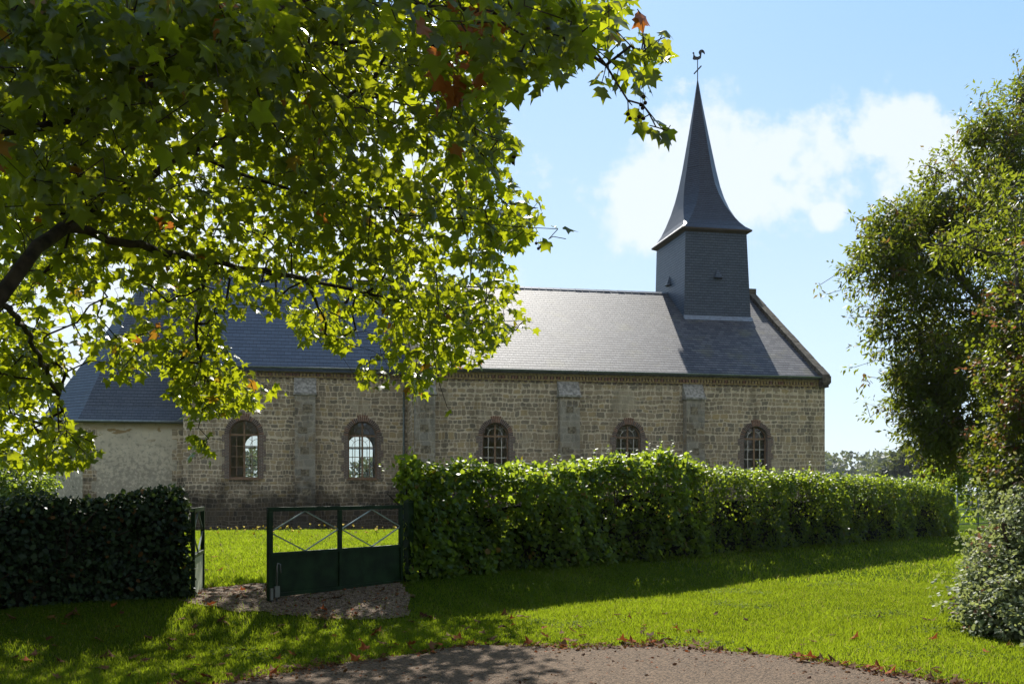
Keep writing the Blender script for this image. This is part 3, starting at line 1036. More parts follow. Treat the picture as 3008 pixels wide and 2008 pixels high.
def buttress(tc, v0, w_, proj, ztop, zcap):
    mb = MB()
    h = w_ / 2
    # two stages: a slightly deeper foot, a shaft and a sloped cap
    mb.box(tc - h - 0.05, tc + h + 0.05, v0 - proj - 0.14, v0 + 0.05, GB, 0.35)
    mb.box(tc - h, tc + h, v0 - proj, v0 + 0.05, 0.352, zcap - 0.002)
    o = mb.build('buttress', M['buttress'], church)
    c = MB()
    k = h + 0.07
    c.box(tc - k, tc + k, v0 - proj - 0.07, v0 + 0.05, zcap, zcap + 0.10)
    a = [(tc - k + .03, v0 - proj - 0.02, zcap + 0.10), (tc + k - .03, v0 - proj - 0.02, zcap + 0.10), (tc + k - .03, v0 + 0.05, zcap + 0.10), (tc - k + .03, v0 + 0.05, zcap + 0.10),
         (tc - k + .03, v0 - 0.05, ztop), (tc + k - .03, v0 - 0.05, ztop), (tc + k - .03, v0 + 0.05, ztop), (tc - k + .03, v0 + 0.05, ztop)]
    c.hexa(a)
    c.build('cap', M['cap_stone'], o)
    rr = random.Random(int(tc * 10))
    for z in (1.3, 2.25, 3.3, 4.3, 5.3):
        st = MB()
        x = tc + rr.uniform(-0.2, 0.15)
        st.box(x - rr.uniform(.14, .24), x + rr.uniform(.14, .24), v0 - proj - 0.012, v0 - proj + 0.02, z, z + rr.uniform(.28, .42))
        st.build('dressed_block', M['dressed'], o)
    return o


buttress(-0.02, VC0, 0.98, 0.5, 7.05, 6.15)
buttress(T0 + 0.56, 0, 0.95, 0.5, 6.86, 6.05)
buttress(12.5, 0, 0.98, 0.5, 6.86, 6.05)
buttress(18.9, 0, 0.95, 0.5, 6.86, 6.05)

# ---- apse
AZ, AR = 4.84, 12.3
av0, av1 = 3.2, 13.8
aw = [(TC0 + 0.3, av0), (-10.33, av0), (-12.6, 5.5), (-12.6, 11.5), (-10.33, av1), (TC0 + 0.3, av1)]
mb = MB()
for i in range(5):
    a, b = aw[i], aw[i + 1]
    mi = 0
    mb.poly([(b[0], b[1], GB), (a[0], a[1], GB), (a[0], a[1], AZ), (b[0], b[1], AZ)], mi)
mb.build('apse_wall', M['render'], church)
# rough quoins at the apse corner and where it meets the choir
for xa, sg in ((-10.345, 1), (TC0 + 0.02, -1)):
    mb = MB()
    for k in range(10):
        z = -0.5 + k * 0.5
        q = 0.62 if k % 2 else 0.40
        x0, x1 = sorted((xa, xa + sg * q))
        mb.box(x0, x1, av0 - 0.018, av0 + 0.1, z, z + 0.5)
    mb.build('quoin', M['stone'], church)
apex = Vector((-8.65, NW / 2, AR))


def out(p, k):
    c = np.array([-7.5, NW / 2])
    q = np.array(p) - c
    return tuple(c + q * k)


mb = MB()
e0 = [out(p, 1.06) for p in aw]
e0[0] = (TC0 + 0.3, av0 - 0.28)
e0[5] = (TC0 + 0.3, av1 + 0.28)
lev = []
for (f, zf) in ((0.0, 0.0), (0.10, 0.085), (0.20, 0.19), (1.0, 1.0)):   # sprocketed eave
    ring = []
    for i, p in enumerate(e0):
        q = Vector((apex.x if 0 < i < 5 else TC0 + 0.3, apex.y))
        b = Vector(p) + (q - Vector(p)) * f
        ring.append((b.x, b.y, AZ + 0.05 + (AR - AZ - 0.05) * zf))
    lev.append(ring)
for l in range(len(lev) - 1):
    for i in range(5):
        A, B, C, D = lev[l][i + 1], lev[l][i], lev[l + 1][i], lev[l + 1][i + 1]
        pts = [A, B, C, D]
        if l == len(lev) - 2 and (Vector(C) - Vector(D)).length < 1e-4:
            pts = [A, B, C]
        mb.poly(pts)
for i in range(5):
    A, B = lev[0][i], lev[0][i + 1]
    mb.poly([A, B, (B[0], B[1], B[2] - 0.1), (A[0], A[1], A[2] - 0.1)])
    a, b = aw[i], aw[i + 1]
    mb.poly([(A[0], A[1], A[2] - 0.1), (B[0], B[1], B[2] - 0.1), (b[0], b[1], AZ - 0.06), (a[0], a[1], AZ - 0.06)])
apse_roof = mb.build('apse_roof', M['slate_apse'], church)
mb = MB()
mb.tube([(p[0], p[1], AZ) for p in [lev[0][0], lev[0][1], lev[0][2], lev[0][3]]], 0.06, 8)
mb.build('gutter', M['zinc'], church)

# ---- tower and spire
tower = link('tower', None, parent=church)
tl, tr_, tf, tb = 20.62, 24.62, 5.58, 10.50
ul, ur, uf, ub = 20.72, 24.36, 5.62, 10.40
TZ = 16.12
mb = MB()
b0 = [(tl, tf, 9.4), (tr_, tf, 9.4), (tr_, tb, 9.4), (tl, tb, 9.4)]
b1 = [(tl + .01, tf, 11.3), (tr_ - .02, tf, 11.3), (tr_ - .02, tb, 11.3), (tl + .01, tb, 11.3)]
b2 = [(ul, uf, TZ), (ur, uf, TZ), (ur, ub, TZ), (ul, ub, TZ)]
for A, B in ((b0, b1), (b1, b2)):
    for i in range(4):
        j = (i + 1) % 4
        mb.poly([A[i], A[j], B[j], B[i]])
mb.poly(b2)
mb.build('slate_cladding', M['slate_tower'], tower)
mb = MB()
zf = NZ + 0.18 + sl_n * tf
mb.hexa([(tl - 0.03, tf - 0.20, zf - 0.20 * sl_n + 0.01), (tr_ + 0.05, tf - 0.20, zf - 0.20 * sl_n + 0.01), (tr_ + 0.05, tf + 0.02, zf + 0.02), (tl - 0.03, tf + 0.02, zf + 0.02),
         (tl - 0.03, tf - 0.20, zf - 0.20 * sl_n + 0.03), (tr_ + 0.05, tf - 0.20, zf - 0.20 * sl_n + 0.03), (tr_ + 0.05, tf - 0.012, zf + 0.16), (tl - 0.03, tf - 0.012, zf + 0.16)])
mb.build('flashing', M['lead'], tower)
tcx, tcv = (ul + ur) / 2, (uf + ub) / 2
ax_, av_ = tcx - 0.13, tcv + 0.05
prof = [(16.20, 2.07, 2.62, 0.0), (16.42, 1.86, 2.40, 0.10), (16.75, 1.70, 2.16, 0.22), (17.2, 1.56, 1.93, 0.42), (17.8, 1.40, 1.68, 0.66), (18.5, 1.24, 1.42, 0.86), (19.2, 1.10, 1.20, 1.0),
        (20.2, 0.90, 0.95, 1.0), (21.4, 0.69, 0.72, 1.0), (22.5, 0.50, 0.52, 1.0), (24.0, 0.25, 0.26, 1.0), (25.5, 0.028, 0.028, 1.0)]
rings = []
for (z, a, b, k) in prof:
    f = (z - 16.2) / 9.3
    cx_, cv_ = tcx + (ax_ - tcx) * f, tcv + (av_ - tcv) * f
    q = 0.586
    ca, cb = a * q * k, b * q * k
    rings.append([(cx_ - a + ca, cv_ - b, z), (cx_ + a - ca, cv_ - b, z), (cx_ + a, cv_ - b + cb, z), (cx_ + a, cv_ + b - cb, z),
                  (cx_ + a - ca, cv_ + b, z), (cx_ - a + ca, cv_ + b, z), (cx_ - a, cv_ + b - cb, z), (cx_ - a, cv_ - b + cb, z)])
mb = MB()
for l in range(len(rings) - 1):
    for i in range(8):
        j = (i + 1) % 8
        pts = [rings[l][i], rings[l][j], rings[l + 1][j], rings[l + 1][i]]
        if (Vector(pts[0]) - Vector(pts[1])).length < 1e-4:
            pts = pts[1:]
        mb.poly(pts)
mb.build('spire', M['slate_spire'], tower)
mb = MB()
r0 = [rings[0][0], rings[0][1], rings[0][3], rings[0][5]]
r0 = [(tcx - 2.07, tcv - 2.62), (tcx + 2.07, tcv - 2.62), (tcx + 2.07, tcv + 2.62), (tcx - 2.07, tcv + 2.62)]
inn = [(ul, uf), (ur, uf), (ur, ub), (ul, ub)]
for i in range(4):
    j = (i + 1) % 4
    A, B, a, b = r0[i], r0[j], inn[i], inn[j]
    mb.poly([(A[0], A[1], 16.197), (B[0], B[1], 16.197), (B[0], B[1], 16.12), (A[0], A[1], 16.12)])
    mb.poly([(A[0], A[1], 16.12), (B[0], B[1], 16.12), (b[0], b[1], 16.0), (a[0], a[1], 16.0)])
mb.build('eave_soffit', M['soffit'], tower)


def vent(p, ax, nr):
    """small triangular louvre hood: p foot centre on the wall, ax along the wall, nr outwards"""
    p, ax, nr = Vector(p), Vector(ax), Vector(nr)
    mb = MB()
    h, wv, d = 0.56, 0.22, 0.22
    top = p + Vector((0, 0, h)) - nr * 0.02
    l, r_ = p - ax * wv + nr * d, p + ax * wv + nr * d
    l0, r0 = p - ax * wv * 1.25, p + ax * wv * 1.25
    mb.poly([l, r_, top])
    mb.poly([l0, l, top])
    mb.poly([r_, r0, top])
    mb.build('louvre_hood', M['slate_tower'], tower)
    k = MB()
    k.poly([p - ax * wv + nr * (d - .02) - Vector((0, 0, .004)), p + ax * wv + nr * (d - .02) - Vector((0, 0, .004)), p + ax * wv * 1.1 + nr * .01 - Vector((0, 0, .05)), p - ax * wv * 1.1 + nr * .01 - Vector((0, 0, .05))])
    k.build('vent_opening', M['iron'], tower)


vent((22.62, uf - 0.015, 13.45), (1, 0, 0), (0, -1, 0))
vent((ul - 0.06, 8.05, 13.45), (0, 1, 0), (-1, 0, 0))

cock = MB()
cz = 25.42
cock.tube([(ax_, av_, cz), (ax_, av_, 26.72)], 0.028, 8)
cock.bar((ax_, av_ - 0.55, 26.12), (ax_, av_ + 0.55, 26.12), 0.05, 0.06)
prof2 = [(-0.40, .62), (-0.30, .70), (-0.25, .66), (-0.23, .45), (-0.12, .34), (0.03, .33), (0.16, .38), (0.24, .48), (0.22, .58), (0.15, .70), (0.19, .84), (0.32, .94), (0.46, .95), (0.58, .88),
         (0.66, .74), (0.67, .60), (0.56, .70), (0.46, .73), (0.38, .70), (0.36, .62), (0.42, .60), (0.36, .56), (0.36, .40), (0.33, .24), (0.2, .15), (0.0, .10), (-0.2, .08), (-0.32, .10), (-0.36, .18), (-0.32, .34), (-0.30, .52), (-0.33, .58)]
prof2 = [(ax_ - 0.04 + x * 0.72, 26.64 + z * 0.72) for x, z in prof2][::-1]
cock.panel(prof2, [], lambda a, b: (a, av_ - 0.03, b), (0, 0.06, 0))
cock.build('weathercock', M['iron'], tower)

# ================================================================== GATES
def gz(x, y):
    return float(ground_z(x, y))


def gate_leaf(name, label, hinge, tip, zb, H, panels, bolt=False, sheet=None):
    hinge, tip = Vector(hinge), Vector(tip)
    d = tip - hinge
    L = d.length
    g = thing(name, label, 'gate', (hinge.x, hinge.y, zb), math.atan2(d.y, d.x), 'green metal gates in the hedge gap')
    zm = H * 0.475
    f = MB()
    s = 0.045
    f.box(0, L, -s / 2, s / 2, H - 0.05, H)
    f.box(s, L - s, -s / 2, s / 2, 0, 0.045)
    f.box(s, L - s, -s / 2 - 0.003, s / 2 + 0.003, zm - 0.02, zm + 0.02)
    f.box(0, s, -s / 2, s / 2, -0.03, H - 0.052)
    f.box(L - 0.06, L, -s / 2, s / 2, -0.04, H - 0.052)
    for k in range(1, panels):
        x = L * k / panels
        f.box(x - 0.024, x + 0.024, -s / 2 + .002, s / 2 - .002, 0.047, H - 0.052)
    f.build('frame', M['gate'], g)
    for k in range(panels):
        x0, x1 = L * k / panels + 0.03, L * (k + 1) / panels - 0.03
        p = MB()
        p.box(x0 - 0.004, x1 + 0.004, -0.006, 0.006, 0.045, zm - 0.02)
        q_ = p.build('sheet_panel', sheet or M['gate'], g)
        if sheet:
            q_['label'] = 'sheet panel with sun sheen painted in as a pale colour'
        b = MB()
        xm, zt, zq = (x0 + x1) / 2, H - 0.052, (zm + H - 0.03) / 2
        b.bar((x0, 0.0, zq), (xm, 0.0, zt), 0.012, 0.017, (0, 1, 0))
        b.bar((x1, 0.0, zq), (xm, 0.0, zt), 0.012, 0.017, (0, 1, 0))
        b.bar((x0, 0.0, zq), (xm, 0.0, zm + 0.02), 0.012, 0.017, (0, 1, 0))
        b.bar((x1, 0.0, zq), (xm, 0.0, zm + 0.02), 0.012, 0.017, (0, 1, 0))
        b.build('brace', M['gate_bar'], g)
    if bolt:
        q = MB()
        xb = L - 0.10
        yo = 0.045 if True else 0
        q.tube([(xb, yo, -0.05), (xb, yo, 0.36), (xb - 0.01, yo, 0.40), (xb - 0.05, yo, 0.385), (xb - 0.05, yo, 0.28)], 0.009, 6)
        q.box(xb - 0.035, xb + 0.035, 0.024, 0.055, 0.0, 0.13)
        q.box(L - 0.05, L - 0.01, 0.024, 0.04, -0.03, 0.11)
        q.build('drop_bolt', M['zinc_bolt'], g)
    return g


gh = Vector((-1.50, 13.55))
gt = Vector((-2.87, 11.70))
gate_leaf('gate_leaf', 'wide dark green gate leaf of two sheet panels with diamond bracing above, standing ajar', gh, gt, gz(-2.87, 11.7) + 0.055, 1.06, 2, True)
gate_leaf('gate_leaf', 'narrow green gate leaf seen almost edge on, swung open beside the ivy-covered hedge end', (-3.68, 11.48), (-3.90, 12.56), gz(-3.7, 11.5) - 0.02, 1.06, 1, sheet=M['panel_sheen'])
mb = MB()
mb.box(-0.05, 0.05, -0.05, 0.05, -0.3, 1.10)
mb.poly([(-0.055, -0.055, 1.102), (0.055, -0.055, 1.102), (0, 0, 1.15)])
mb.poly([(0.055, -0.055, 1.102), (0.055, 0.055, 1.102), (0, 0, 1.15)])
mb.poly([(0.055, 0.055, 1.102), (-0.055, 0.055, 1.102), (0, 0, 1.15)])
mb.poly([(-0.055, 0.055, 1.102), (-0.055, -0.055, 1.102), (0, 0, 1.15)])
o = mb.build('gate_post', M['gate'], label='dark green square post hinging the wide gate leaf at the hedge end', cat='post')
o.location = (-1.42, 13.66, 0.33)
o.rotation_euler = (0, 0, R(50))


# ================================================================== HEDGES
def hedge(name, label, s0, s1, thick, top_fn, n_leaf, lsize, T, F, m, tone_fn, bulge=0.08, shoots=0, HP=HP, HD=HD, HN=HN, cut=0.0, core=None, core_h=1.0, core_in=0.13):
    org = HP + HD * s0
    root = thing(name, label, 'hedge', (org[0], org[1], gz(*org)), 0.0)
    base = np.array([org[0], org[1], gz(*org)])
    L = s1 - s0
    rg = np.random.default_rng(int(abs(s0) * 100) + 5)
    # pick the shell: front, back, top, ends
    def bump(s, h):
        return bulge * (np.sin(s * 2.1 + h * 1.3) + 0.7 * np.sin(s * 4.7 - h * 3.1 + 1) + 0.5 * np.sin(s * 9.1 + h * 5))
    n = n_leaf
    s = rg.uniform(s0, s1, n)
    H = top_fn(s)
    kind = rg.choice(5, n, p=[0.48, 0.10, 0.32, 0.05, 0.05])
    h = rg.uniform(0.02, 1.0, n) * H
    dep = rg.exponential(0.10, n) - 0.05 * (rg.uniform(size=n) < 0.22)          # depth below the shell
    t = np.where(kind == 0, dep - bump(s, h), np.where(kind == 1, thick - dep + bump(s, h), rg.uniform(0, thick, n)))
    h = np.where(kind == 2, H - dep * 0.7 + 0.4 * bump(s * 2, t * 3) + (0.05 if cut else 0.02) * np.abs(rg.normal(size=n)), h)
    s = np.where(kind == 3, s0 + dep * 0.9 - bump(h * 2, t * 2), s)
    s = s + cut * t * np.clip(1 - (s - s0) / 2.0, 0, 1)
    s = np.where(kind == 4, s1 - dep * 0.9 + bump(h * 2, t * 2), s)
    # round the shoulders
    hr = np.clip((h / np.maximum(H, .1) - 0.86) / 0.14, 0, 1)
    t = t + np.where(t < thick / 2, 1, -1) * hr ** 2 * 0.13
    p2 = HP[None] + HD[None] * s[:, None] - HN[None] * t[:, None]
    zg = ground_z(*(HP[None] + HD[None] * s[:, None]).T)
    pos = np.stack([p2[:, 0], p2[:, 1], zg + h], -1)
    outw = np.zeros((n, 3))
    outw[kind == 0] = (HN[0], HN[1], 0.25)
    outw[kind == 1] = (-HN[0], -HN[1], 0.25)
    outw[kind == 2] = (0, 0, 1)
    outw[kind == 3] = (-HD[0], -HD[1], 0.2)
    outw[kind == 4] = (HD[0], HD[1], 0.2)
    nr = unit(outw + 0.55 * rg.normal(size=(n, 3)) + np.array([0, 0, 0.35]) + np.where(kind == 2, 1.0, 0.0)[:, None] * np.array([0, -0.45, 0]))
    dr = unit(rg.normal(size=(n, 3)) + outw * 0.5 + np.array([0, 0, -0.35]))
    sz = lsize * rg.uniform(0.6, 1.25, n) * (np.where(s < 7.3, 1.18, 0.9) if cut else 1)
    tone = tone_fn(s, h / np.maximum(H, .1), rg)
    if cut:
        thin = np.sin(s * 3.1 + 2 * np.sin(h * 3 + s)) * np.sin(h * 5.2 + 1.3 * np.sin(s * 2.3))
        ok_ = ~((kind == 0) & (thin > 0.45) & (h < 0.85 * H) & (rg.uniform(size=n) < 0.62))
        pos, dr, nr, sz, tone = pos[ok_], dr[ok_], nr[ok_], sz[ok_], tone[ok_]
    if shoots:
        ss = rg.uniform(s0, s1, shoots)
        P_, D_, N_, S_, TN = [], [], [], [], []
        for q in ss:
            Hq = float(top_fn(np.array([q]))[0])
            hh = rg.uniform(0.06, 0.24) if rg.uniform() < 0.85 else rg.uniform(0.22, 0.4)
            tt = rg.uniform(0.05, thick - 0.05)
            b2 = HP + HD * q - HN * tt
            z0 = gz(*(HP + HD * q)) + Hq
            lean = rg.normal(0, 0.25, 2)
            for k in range(int(hh / 0.03)):
                f = k * 0.03
                P_.append((b2[0] + lean[0] * f, b2[1] + lean[1] * f, z0 + f))
                a = rg.uniform(0, 6.28)
                D_.append((math.cos(a), math.sin(a), 0.5))
                N_.append((rg.normal() * 0.4, rg.normal() * 0.4, 1))
                S_.append(lsize * rg.uniform(0.5, 0.95))
                TN.append(rg.uniform(0.6, 1.15))
        pos = np.concatenate([pos, P_])
        dr = np.concatenate([dr, D_])
        nr = np.concatenate([nr, N_])
        sz = np.concatenate([sz, S_])
        tone = np.concatenate([tone, TN])
    link('foliage', leaves_mesh('foliage', pos - base, dr, nr, sz, T, F, tone, rg=rg), m, root)
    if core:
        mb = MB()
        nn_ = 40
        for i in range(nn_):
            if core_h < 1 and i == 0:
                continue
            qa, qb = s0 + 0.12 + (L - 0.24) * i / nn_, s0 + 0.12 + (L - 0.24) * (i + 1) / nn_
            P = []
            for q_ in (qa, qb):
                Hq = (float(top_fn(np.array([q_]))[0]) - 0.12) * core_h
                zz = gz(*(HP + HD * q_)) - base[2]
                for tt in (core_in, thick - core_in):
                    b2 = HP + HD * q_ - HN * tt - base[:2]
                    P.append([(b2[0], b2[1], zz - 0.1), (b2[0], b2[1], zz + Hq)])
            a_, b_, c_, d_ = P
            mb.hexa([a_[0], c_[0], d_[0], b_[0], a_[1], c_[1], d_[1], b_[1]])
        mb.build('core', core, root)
    # woody stems inside
    mb = MB()
    ns = int(L / 0.16)
    for i in range(ns):
        q = s0 + 0.1 + (L - 0.2) * (i + rg.uniform(0, 1)) / ns
        tt = thick * rg.uniform(0.25, 0.75)
        b2 = HP + HD * q - HN * tt
        Hq = float(top_fn(np.array([q]))[0])
        pts = []
        x, y = b2
        for k in range(5):
            pts.append((x - base[0], y - base[1], gz(*b2) - base[2] - 0.05 + Hq * 0.88 * k / 4))
            x += rg.normal(0, 0.07)
            y += rg.normal(0, 0.07)
        r0 = rg.uniform(0.012, 0.026)
        mb.tube(pts, [r0 * (1 - 0.17 * k) for k in range(5)], 5, cap=False)
        for k in (1, 2, 3):
            for _ in range(2):
                a = Vector(pts[k])
                b = a + Vector((rg.normal(0, .22), rg.normal(0, .22), rg.uniform(.1, .35)))
                mb.tube([a, b], [r0 * .5, r0 * .25], 4, cap=False)
    mb.build('stem', M['twig'], root)
    return root


def top_right(s):
    zt = np.interp(s, [0, 0.4, 1.7, 3.0, 4.2, 5.2, 6.5, 7.0, 7.6, 9, 12, 12.3, 16, 19.5], [1.50, 1.56, 1.54, 1.56, 1.64, 1.80, 1.86, 1.82, 1.62, 1.58, 1.56, 1.49, 1.47, 1.38])
    return zt - 0.05 + 0.03 * np.sin(s * 5.3) + 0.02 * np.sin(s * 11.1)


def tone_right(s, h, rg):
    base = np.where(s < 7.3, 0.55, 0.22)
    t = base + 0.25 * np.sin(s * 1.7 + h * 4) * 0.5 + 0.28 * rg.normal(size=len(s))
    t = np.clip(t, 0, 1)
    t = np.clip(t + 0.30 * np.clip((h - 0.9) / 0.1, 0, 1), 0, 1)  # sunlit hedge top painted in as a lighter leaf tone
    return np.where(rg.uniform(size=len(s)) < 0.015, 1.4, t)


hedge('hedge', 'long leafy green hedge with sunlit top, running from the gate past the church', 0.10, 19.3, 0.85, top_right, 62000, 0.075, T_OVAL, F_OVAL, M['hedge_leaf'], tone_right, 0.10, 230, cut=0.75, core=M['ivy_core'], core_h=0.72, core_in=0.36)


def top_left(s):
    return np.interp(s, [-9, -0.8, -0.5, -0.25, 0], [1.11, 1.10, 1.17, 1.26, 1.20]) + 0.02 * np.sin(s * 7)


ld = np.array([0.83, 0.558])
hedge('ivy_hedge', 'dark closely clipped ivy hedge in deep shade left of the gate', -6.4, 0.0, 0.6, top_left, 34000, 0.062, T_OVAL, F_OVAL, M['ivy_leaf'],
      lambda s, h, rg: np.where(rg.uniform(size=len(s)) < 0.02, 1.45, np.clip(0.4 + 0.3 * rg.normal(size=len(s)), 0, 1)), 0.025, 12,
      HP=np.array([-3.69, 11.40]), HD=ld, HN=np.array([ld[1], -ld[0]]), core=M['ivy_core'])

# ================================================================== PLANE TREE
A_main = [(-60, -60), (1450, -60), (1440, 20), (1400, 70), (1330, 145), (1240, 195), (1150, 225), (1150, 290), (1195, 320), (1165, 370), (1190, 430), (1250, 470), (1235, 530),
          (1160, 580), (1130, 620), (1000, 610), (900, 640), (800, 640), (640, 630), (520, 640), (400, 650), (250, 660), (100, 690), (-60, 710)]
A_low = [(1160, 580), (1195, 640), (1150, 690), (1000, 700), (900, 720), (800, 720), (640, 720), (520, 720), (400, 720), (250, 730), (100, 730), (-60, 745),
         (-60, 710), (100, 690), (250, 660), (400, 650), (520, 640), (640, 630), (800, 640), (900, 640), (1000, 610), (1130, 620)]
REG = [  # polygon, optical depth, depth range of that part of the crown
    (A_main, 2.6, None),
    (A_low, 1.15, (12.5, 18.0)),
    ([(-60, -60), (620, -60), (600, 250), (420, 400), (200, 480), (-60, 480)], 0.8, (6.4, 9.5)),
    ([(-60, 720), (130, 750), (175, 830), (125, 900), (170, 960), (215, 1010), (222, 1066), (120, 1072), (-60, 1055)], 2.1, (12.0, 16.5)),
    ([(150, 720), (330, 715), (410, 760), (385, 830), (290, 885), (200, 830)], 1.1, (13.0, 17)),
    ([(380, 720), (500, 700), (520, 790), (575, 865), (670, 902), (600, 922), (500, 950), (440, 965), (385, 900)], 2.0, (14.0, 18.0)),
    ([(425, 980), (480, 990), (488, 1062), (430, 1050)], 1.2, (14.5, 15.5)),
    ([(650, 690), (800, 690), (825, 780), (765, 800), (690, 780)], 1.8, (15.0, 18.5)),
    ([(800, 690), (1000, 650), (1150, 665), (1240, 728), (1225, 748), (1150, 780), (1110, 835), (1010, 850), (965, 915), (900, 880), (835, 900), (800, 850), (880, 800), (840, 740)], 1.45, (13.0, 19)),
    ([(1380, 40), (1470, 30), (1548, 90), (1500, 190), (1400, 212), (1330, 160)], 0.9, (7.6, 8.6)),
    ([(1435, 240), (1470, 250), (1552, 330), (1530, 340), (1450, 292)], 0.9, (7.9, 8.3)),
    ([(1240, 500), (1312, 520), (1300, 548), (1240, 560)], 1.2, (9.8, 10.4)),
    ([(960, 925), (1042, 935), (1000, 960)], 0.8, (11, 11.4)),
    # parts of the crown outside the photograph, needed for its shade and for other views
    ([(-900, -500), (-60, -500), (-60, 760), (-420, 900), (-900, 500)], 1.0, (6.5, 12)),
    ([(-60, -760), (1000, -760), (1380, -60), (-60, -60)], 1.7, (7.5, 14)),
]
pl_x, pl_y, pl_d = [], [], []
spr = []
rgp = np.random.default_rng(21)


def poly_area(p):
    a = np.array(p)
    return 0.5 * abs(np.dot(a[:, 0], np.roll(a[:, 1], 1)) - np.dot(a[:, 1], np.roll(a[:, 0], 1)))


LEAF = 0.142
for (poly, od, rng_) in REG:
    a = np.array(poly, float)
    x0, y0 = a.min(0)
    x1, y1 = a.max(0)
    target = od * poly_area(poly)
    cov = 0
    while cov < target:
        x, y = rgp.uniform(x0, x1), rgp.uniform(y0, y1)
        if not in_poly(np.array([x]), np.array([y]), poly)[0]:
            continue
        if rng_ is None:
            ym = 8.2 + 4.6 * max(0, y) / 700 - 0.9 * (1 - min(1, max(0, x) / 900)) * (1 - max(0, y) / 700)
            Yd = ym - 1.5 + 8.6 * rgp.uniform() ** 1.1
        else:
            Yd = rgp.uniform(*rng_)
        q = np.array(P3(x, y, Yd))
        cl_ = math.sin(q[0] * 2.1 + 1.3 * math.sin(q[2] * 1.7)) * math.sin(q[2] * 2.6 + 1.1 * math.sin(q[1] * 1.1)) + 0.6 * math.sin(q[1] * 2.3 + q[0] * 0.7)
        if rgp.uniform() > 0.62 + 0.5 * cl_:
            continue
        spr.append((q, poly))
        nl = 5
        cov += nl * 0.46 * (LEAF * F_ / Yd) ** 2 * 0.55

sk = Skeleton()
trunk_top = sk.limb([(-6.6, 7.6, -0.2), (-6.5, 7.6, 1.2), (-6.2, 7.7, 2.2)])
m1 = sk.limb([sk.p[trunk_top], P3(-60, 745, 8.0), P3(0, 680, 8.2), P3(60, 600, 8.5), P3(150, 520, 9.2), P3(230, 470, 10.2), P3(330, 420, 11.0), P3(430, 345, 11.4), P3(600, 280, 12.0), P3(700, 265, 12.3), P3(830, 205, 12.5)], trunk_top)
m2 = sk.limb([sk.p[sk.nearest(np.array(P3(-60, 745, 8.0)))], P3(-200, 500, 7.6), P3(-50, 310, 7.6), P3(100, 290, 7.9), P3(330, 200, 8.2), P3(560, 60, 8.6), P3(800, -40, 8.9), P3(1050, 20, 8.6), P3(1250, 60, 8.3), P3(1390, 150, 8.1), P3(1440, 230, 8.05), P3(1475, 240, 8.05)],
             sk.nearest(np.array(P3(-60, 745, 8.0))))
j = sk.nearest(np.array(P3(150, 520, 9.2)))
m3 = sk.limb([sk.p[j], P3(300, 560, 10.0), P3(480, 600, 12.2), P3(700, 640, 13.8), P3(900, 690, 15.0), P3(1080, 740, 15.4), P3(1200, 735, 15.4)], j)
j = sk.nearest(np.array(P3(430, 345, 11.4)))
m4 = sk.limb([sk.p[j], P3(620, 420, 11.6), P3(820, 470, 11.4), P3(1000, 500, 10.6), P3(1180, 520, 10.3), P3(1280, 525, 10.1)], j)
j = sk.nearest(np.array(P3(0, 680, 8.2)))
m5 = sk.limb([sk.p[j], P3(60, 760, 10.4), P3(110, 860, 12.6), P3(150, 960, 13.8)], j)
j = sk.nearest(np.array(P3(480, 600, 12.2)))
m6 = sk.limb([sk.p[j], P3(460, 680, 13.4), P3(450, 770, 14.4), P3(470, 860, 15.0), P3(455, 980, 15.0)], j)
m7 = sk.limb([sk.p[m1], P3(950, 250, 10.6), P3(1080, 330, 10.2), P3(1150, 400, 10.0)], m1)
j = sk.nearest(np.array(P3(560, 60, 8.6)))
m8 = sk.limb([sk.p[j], P3(700, 110, 9.6), P3(850, 90, 10.2), P3(1000, 130, 10.2), P3(1150, 170, 9.8)], j)
j = sk.nearest(np.array(P3(-200, 500, 7.6)))
m9 = sk.limb([sk.p[j], P3(-250, 100, 7.2), P3(0, -250, 7.4), P3(400, -330, 7.6), P3(800, -300, 7.6)], j)
j = sk.nearest(np.array(P3(700, 640, 13.8)))
m10 = sk.limb([sk.p[j], P3(740, 720, 15.2), P3(755, 780, 16)], j)

back = np.array(sk.p[0])
mainA = np.array(sk.p)
dist = [np.min(np.linalg.norm(mainA - s[0], axis=1)) for s in spr]
order = np.argsort(dist)
cent = [spr[i][0] for i in order]
ends = sk.attach(cent, np.array([-6.5, 7.6, 3.0]), 0.22, 0.035)
TIPS = [(P3(1462, 30, 8.0), 1.8), (P3(1468, 38, 8.0), 1.75), (P3(1410, 75, 8.0), 1.3), (P3(1530, 92, 8.0), 1.2), (P3(1478, 118, 8.0), 1.08), (P3(1440, 140, 8.0), 0.95), (P3(1538, 296, 8.1), 1.05),
        (P3(1530, 308, 8.1), 0.4), (P3(1490, 296, 8.1), 0.2), (P3(1470, 282, 8.1), 0.1), (P3(1450, 250, 8.1), 0.3), (P3(1505, 300, 8.1), 0.6), (P3(1485, 170, 8.0), 0.5), (P3(1380, 200, 8.0), 0.85), (P3(1500, 105, 8.0), 0.7)]
sk.attach([np.array(q) + np.array([0, 0, 0.03]) for q, t in TIPS[::-1]], np.array([-6.5, 7.6, 3.0]), 0.1, 0.008)

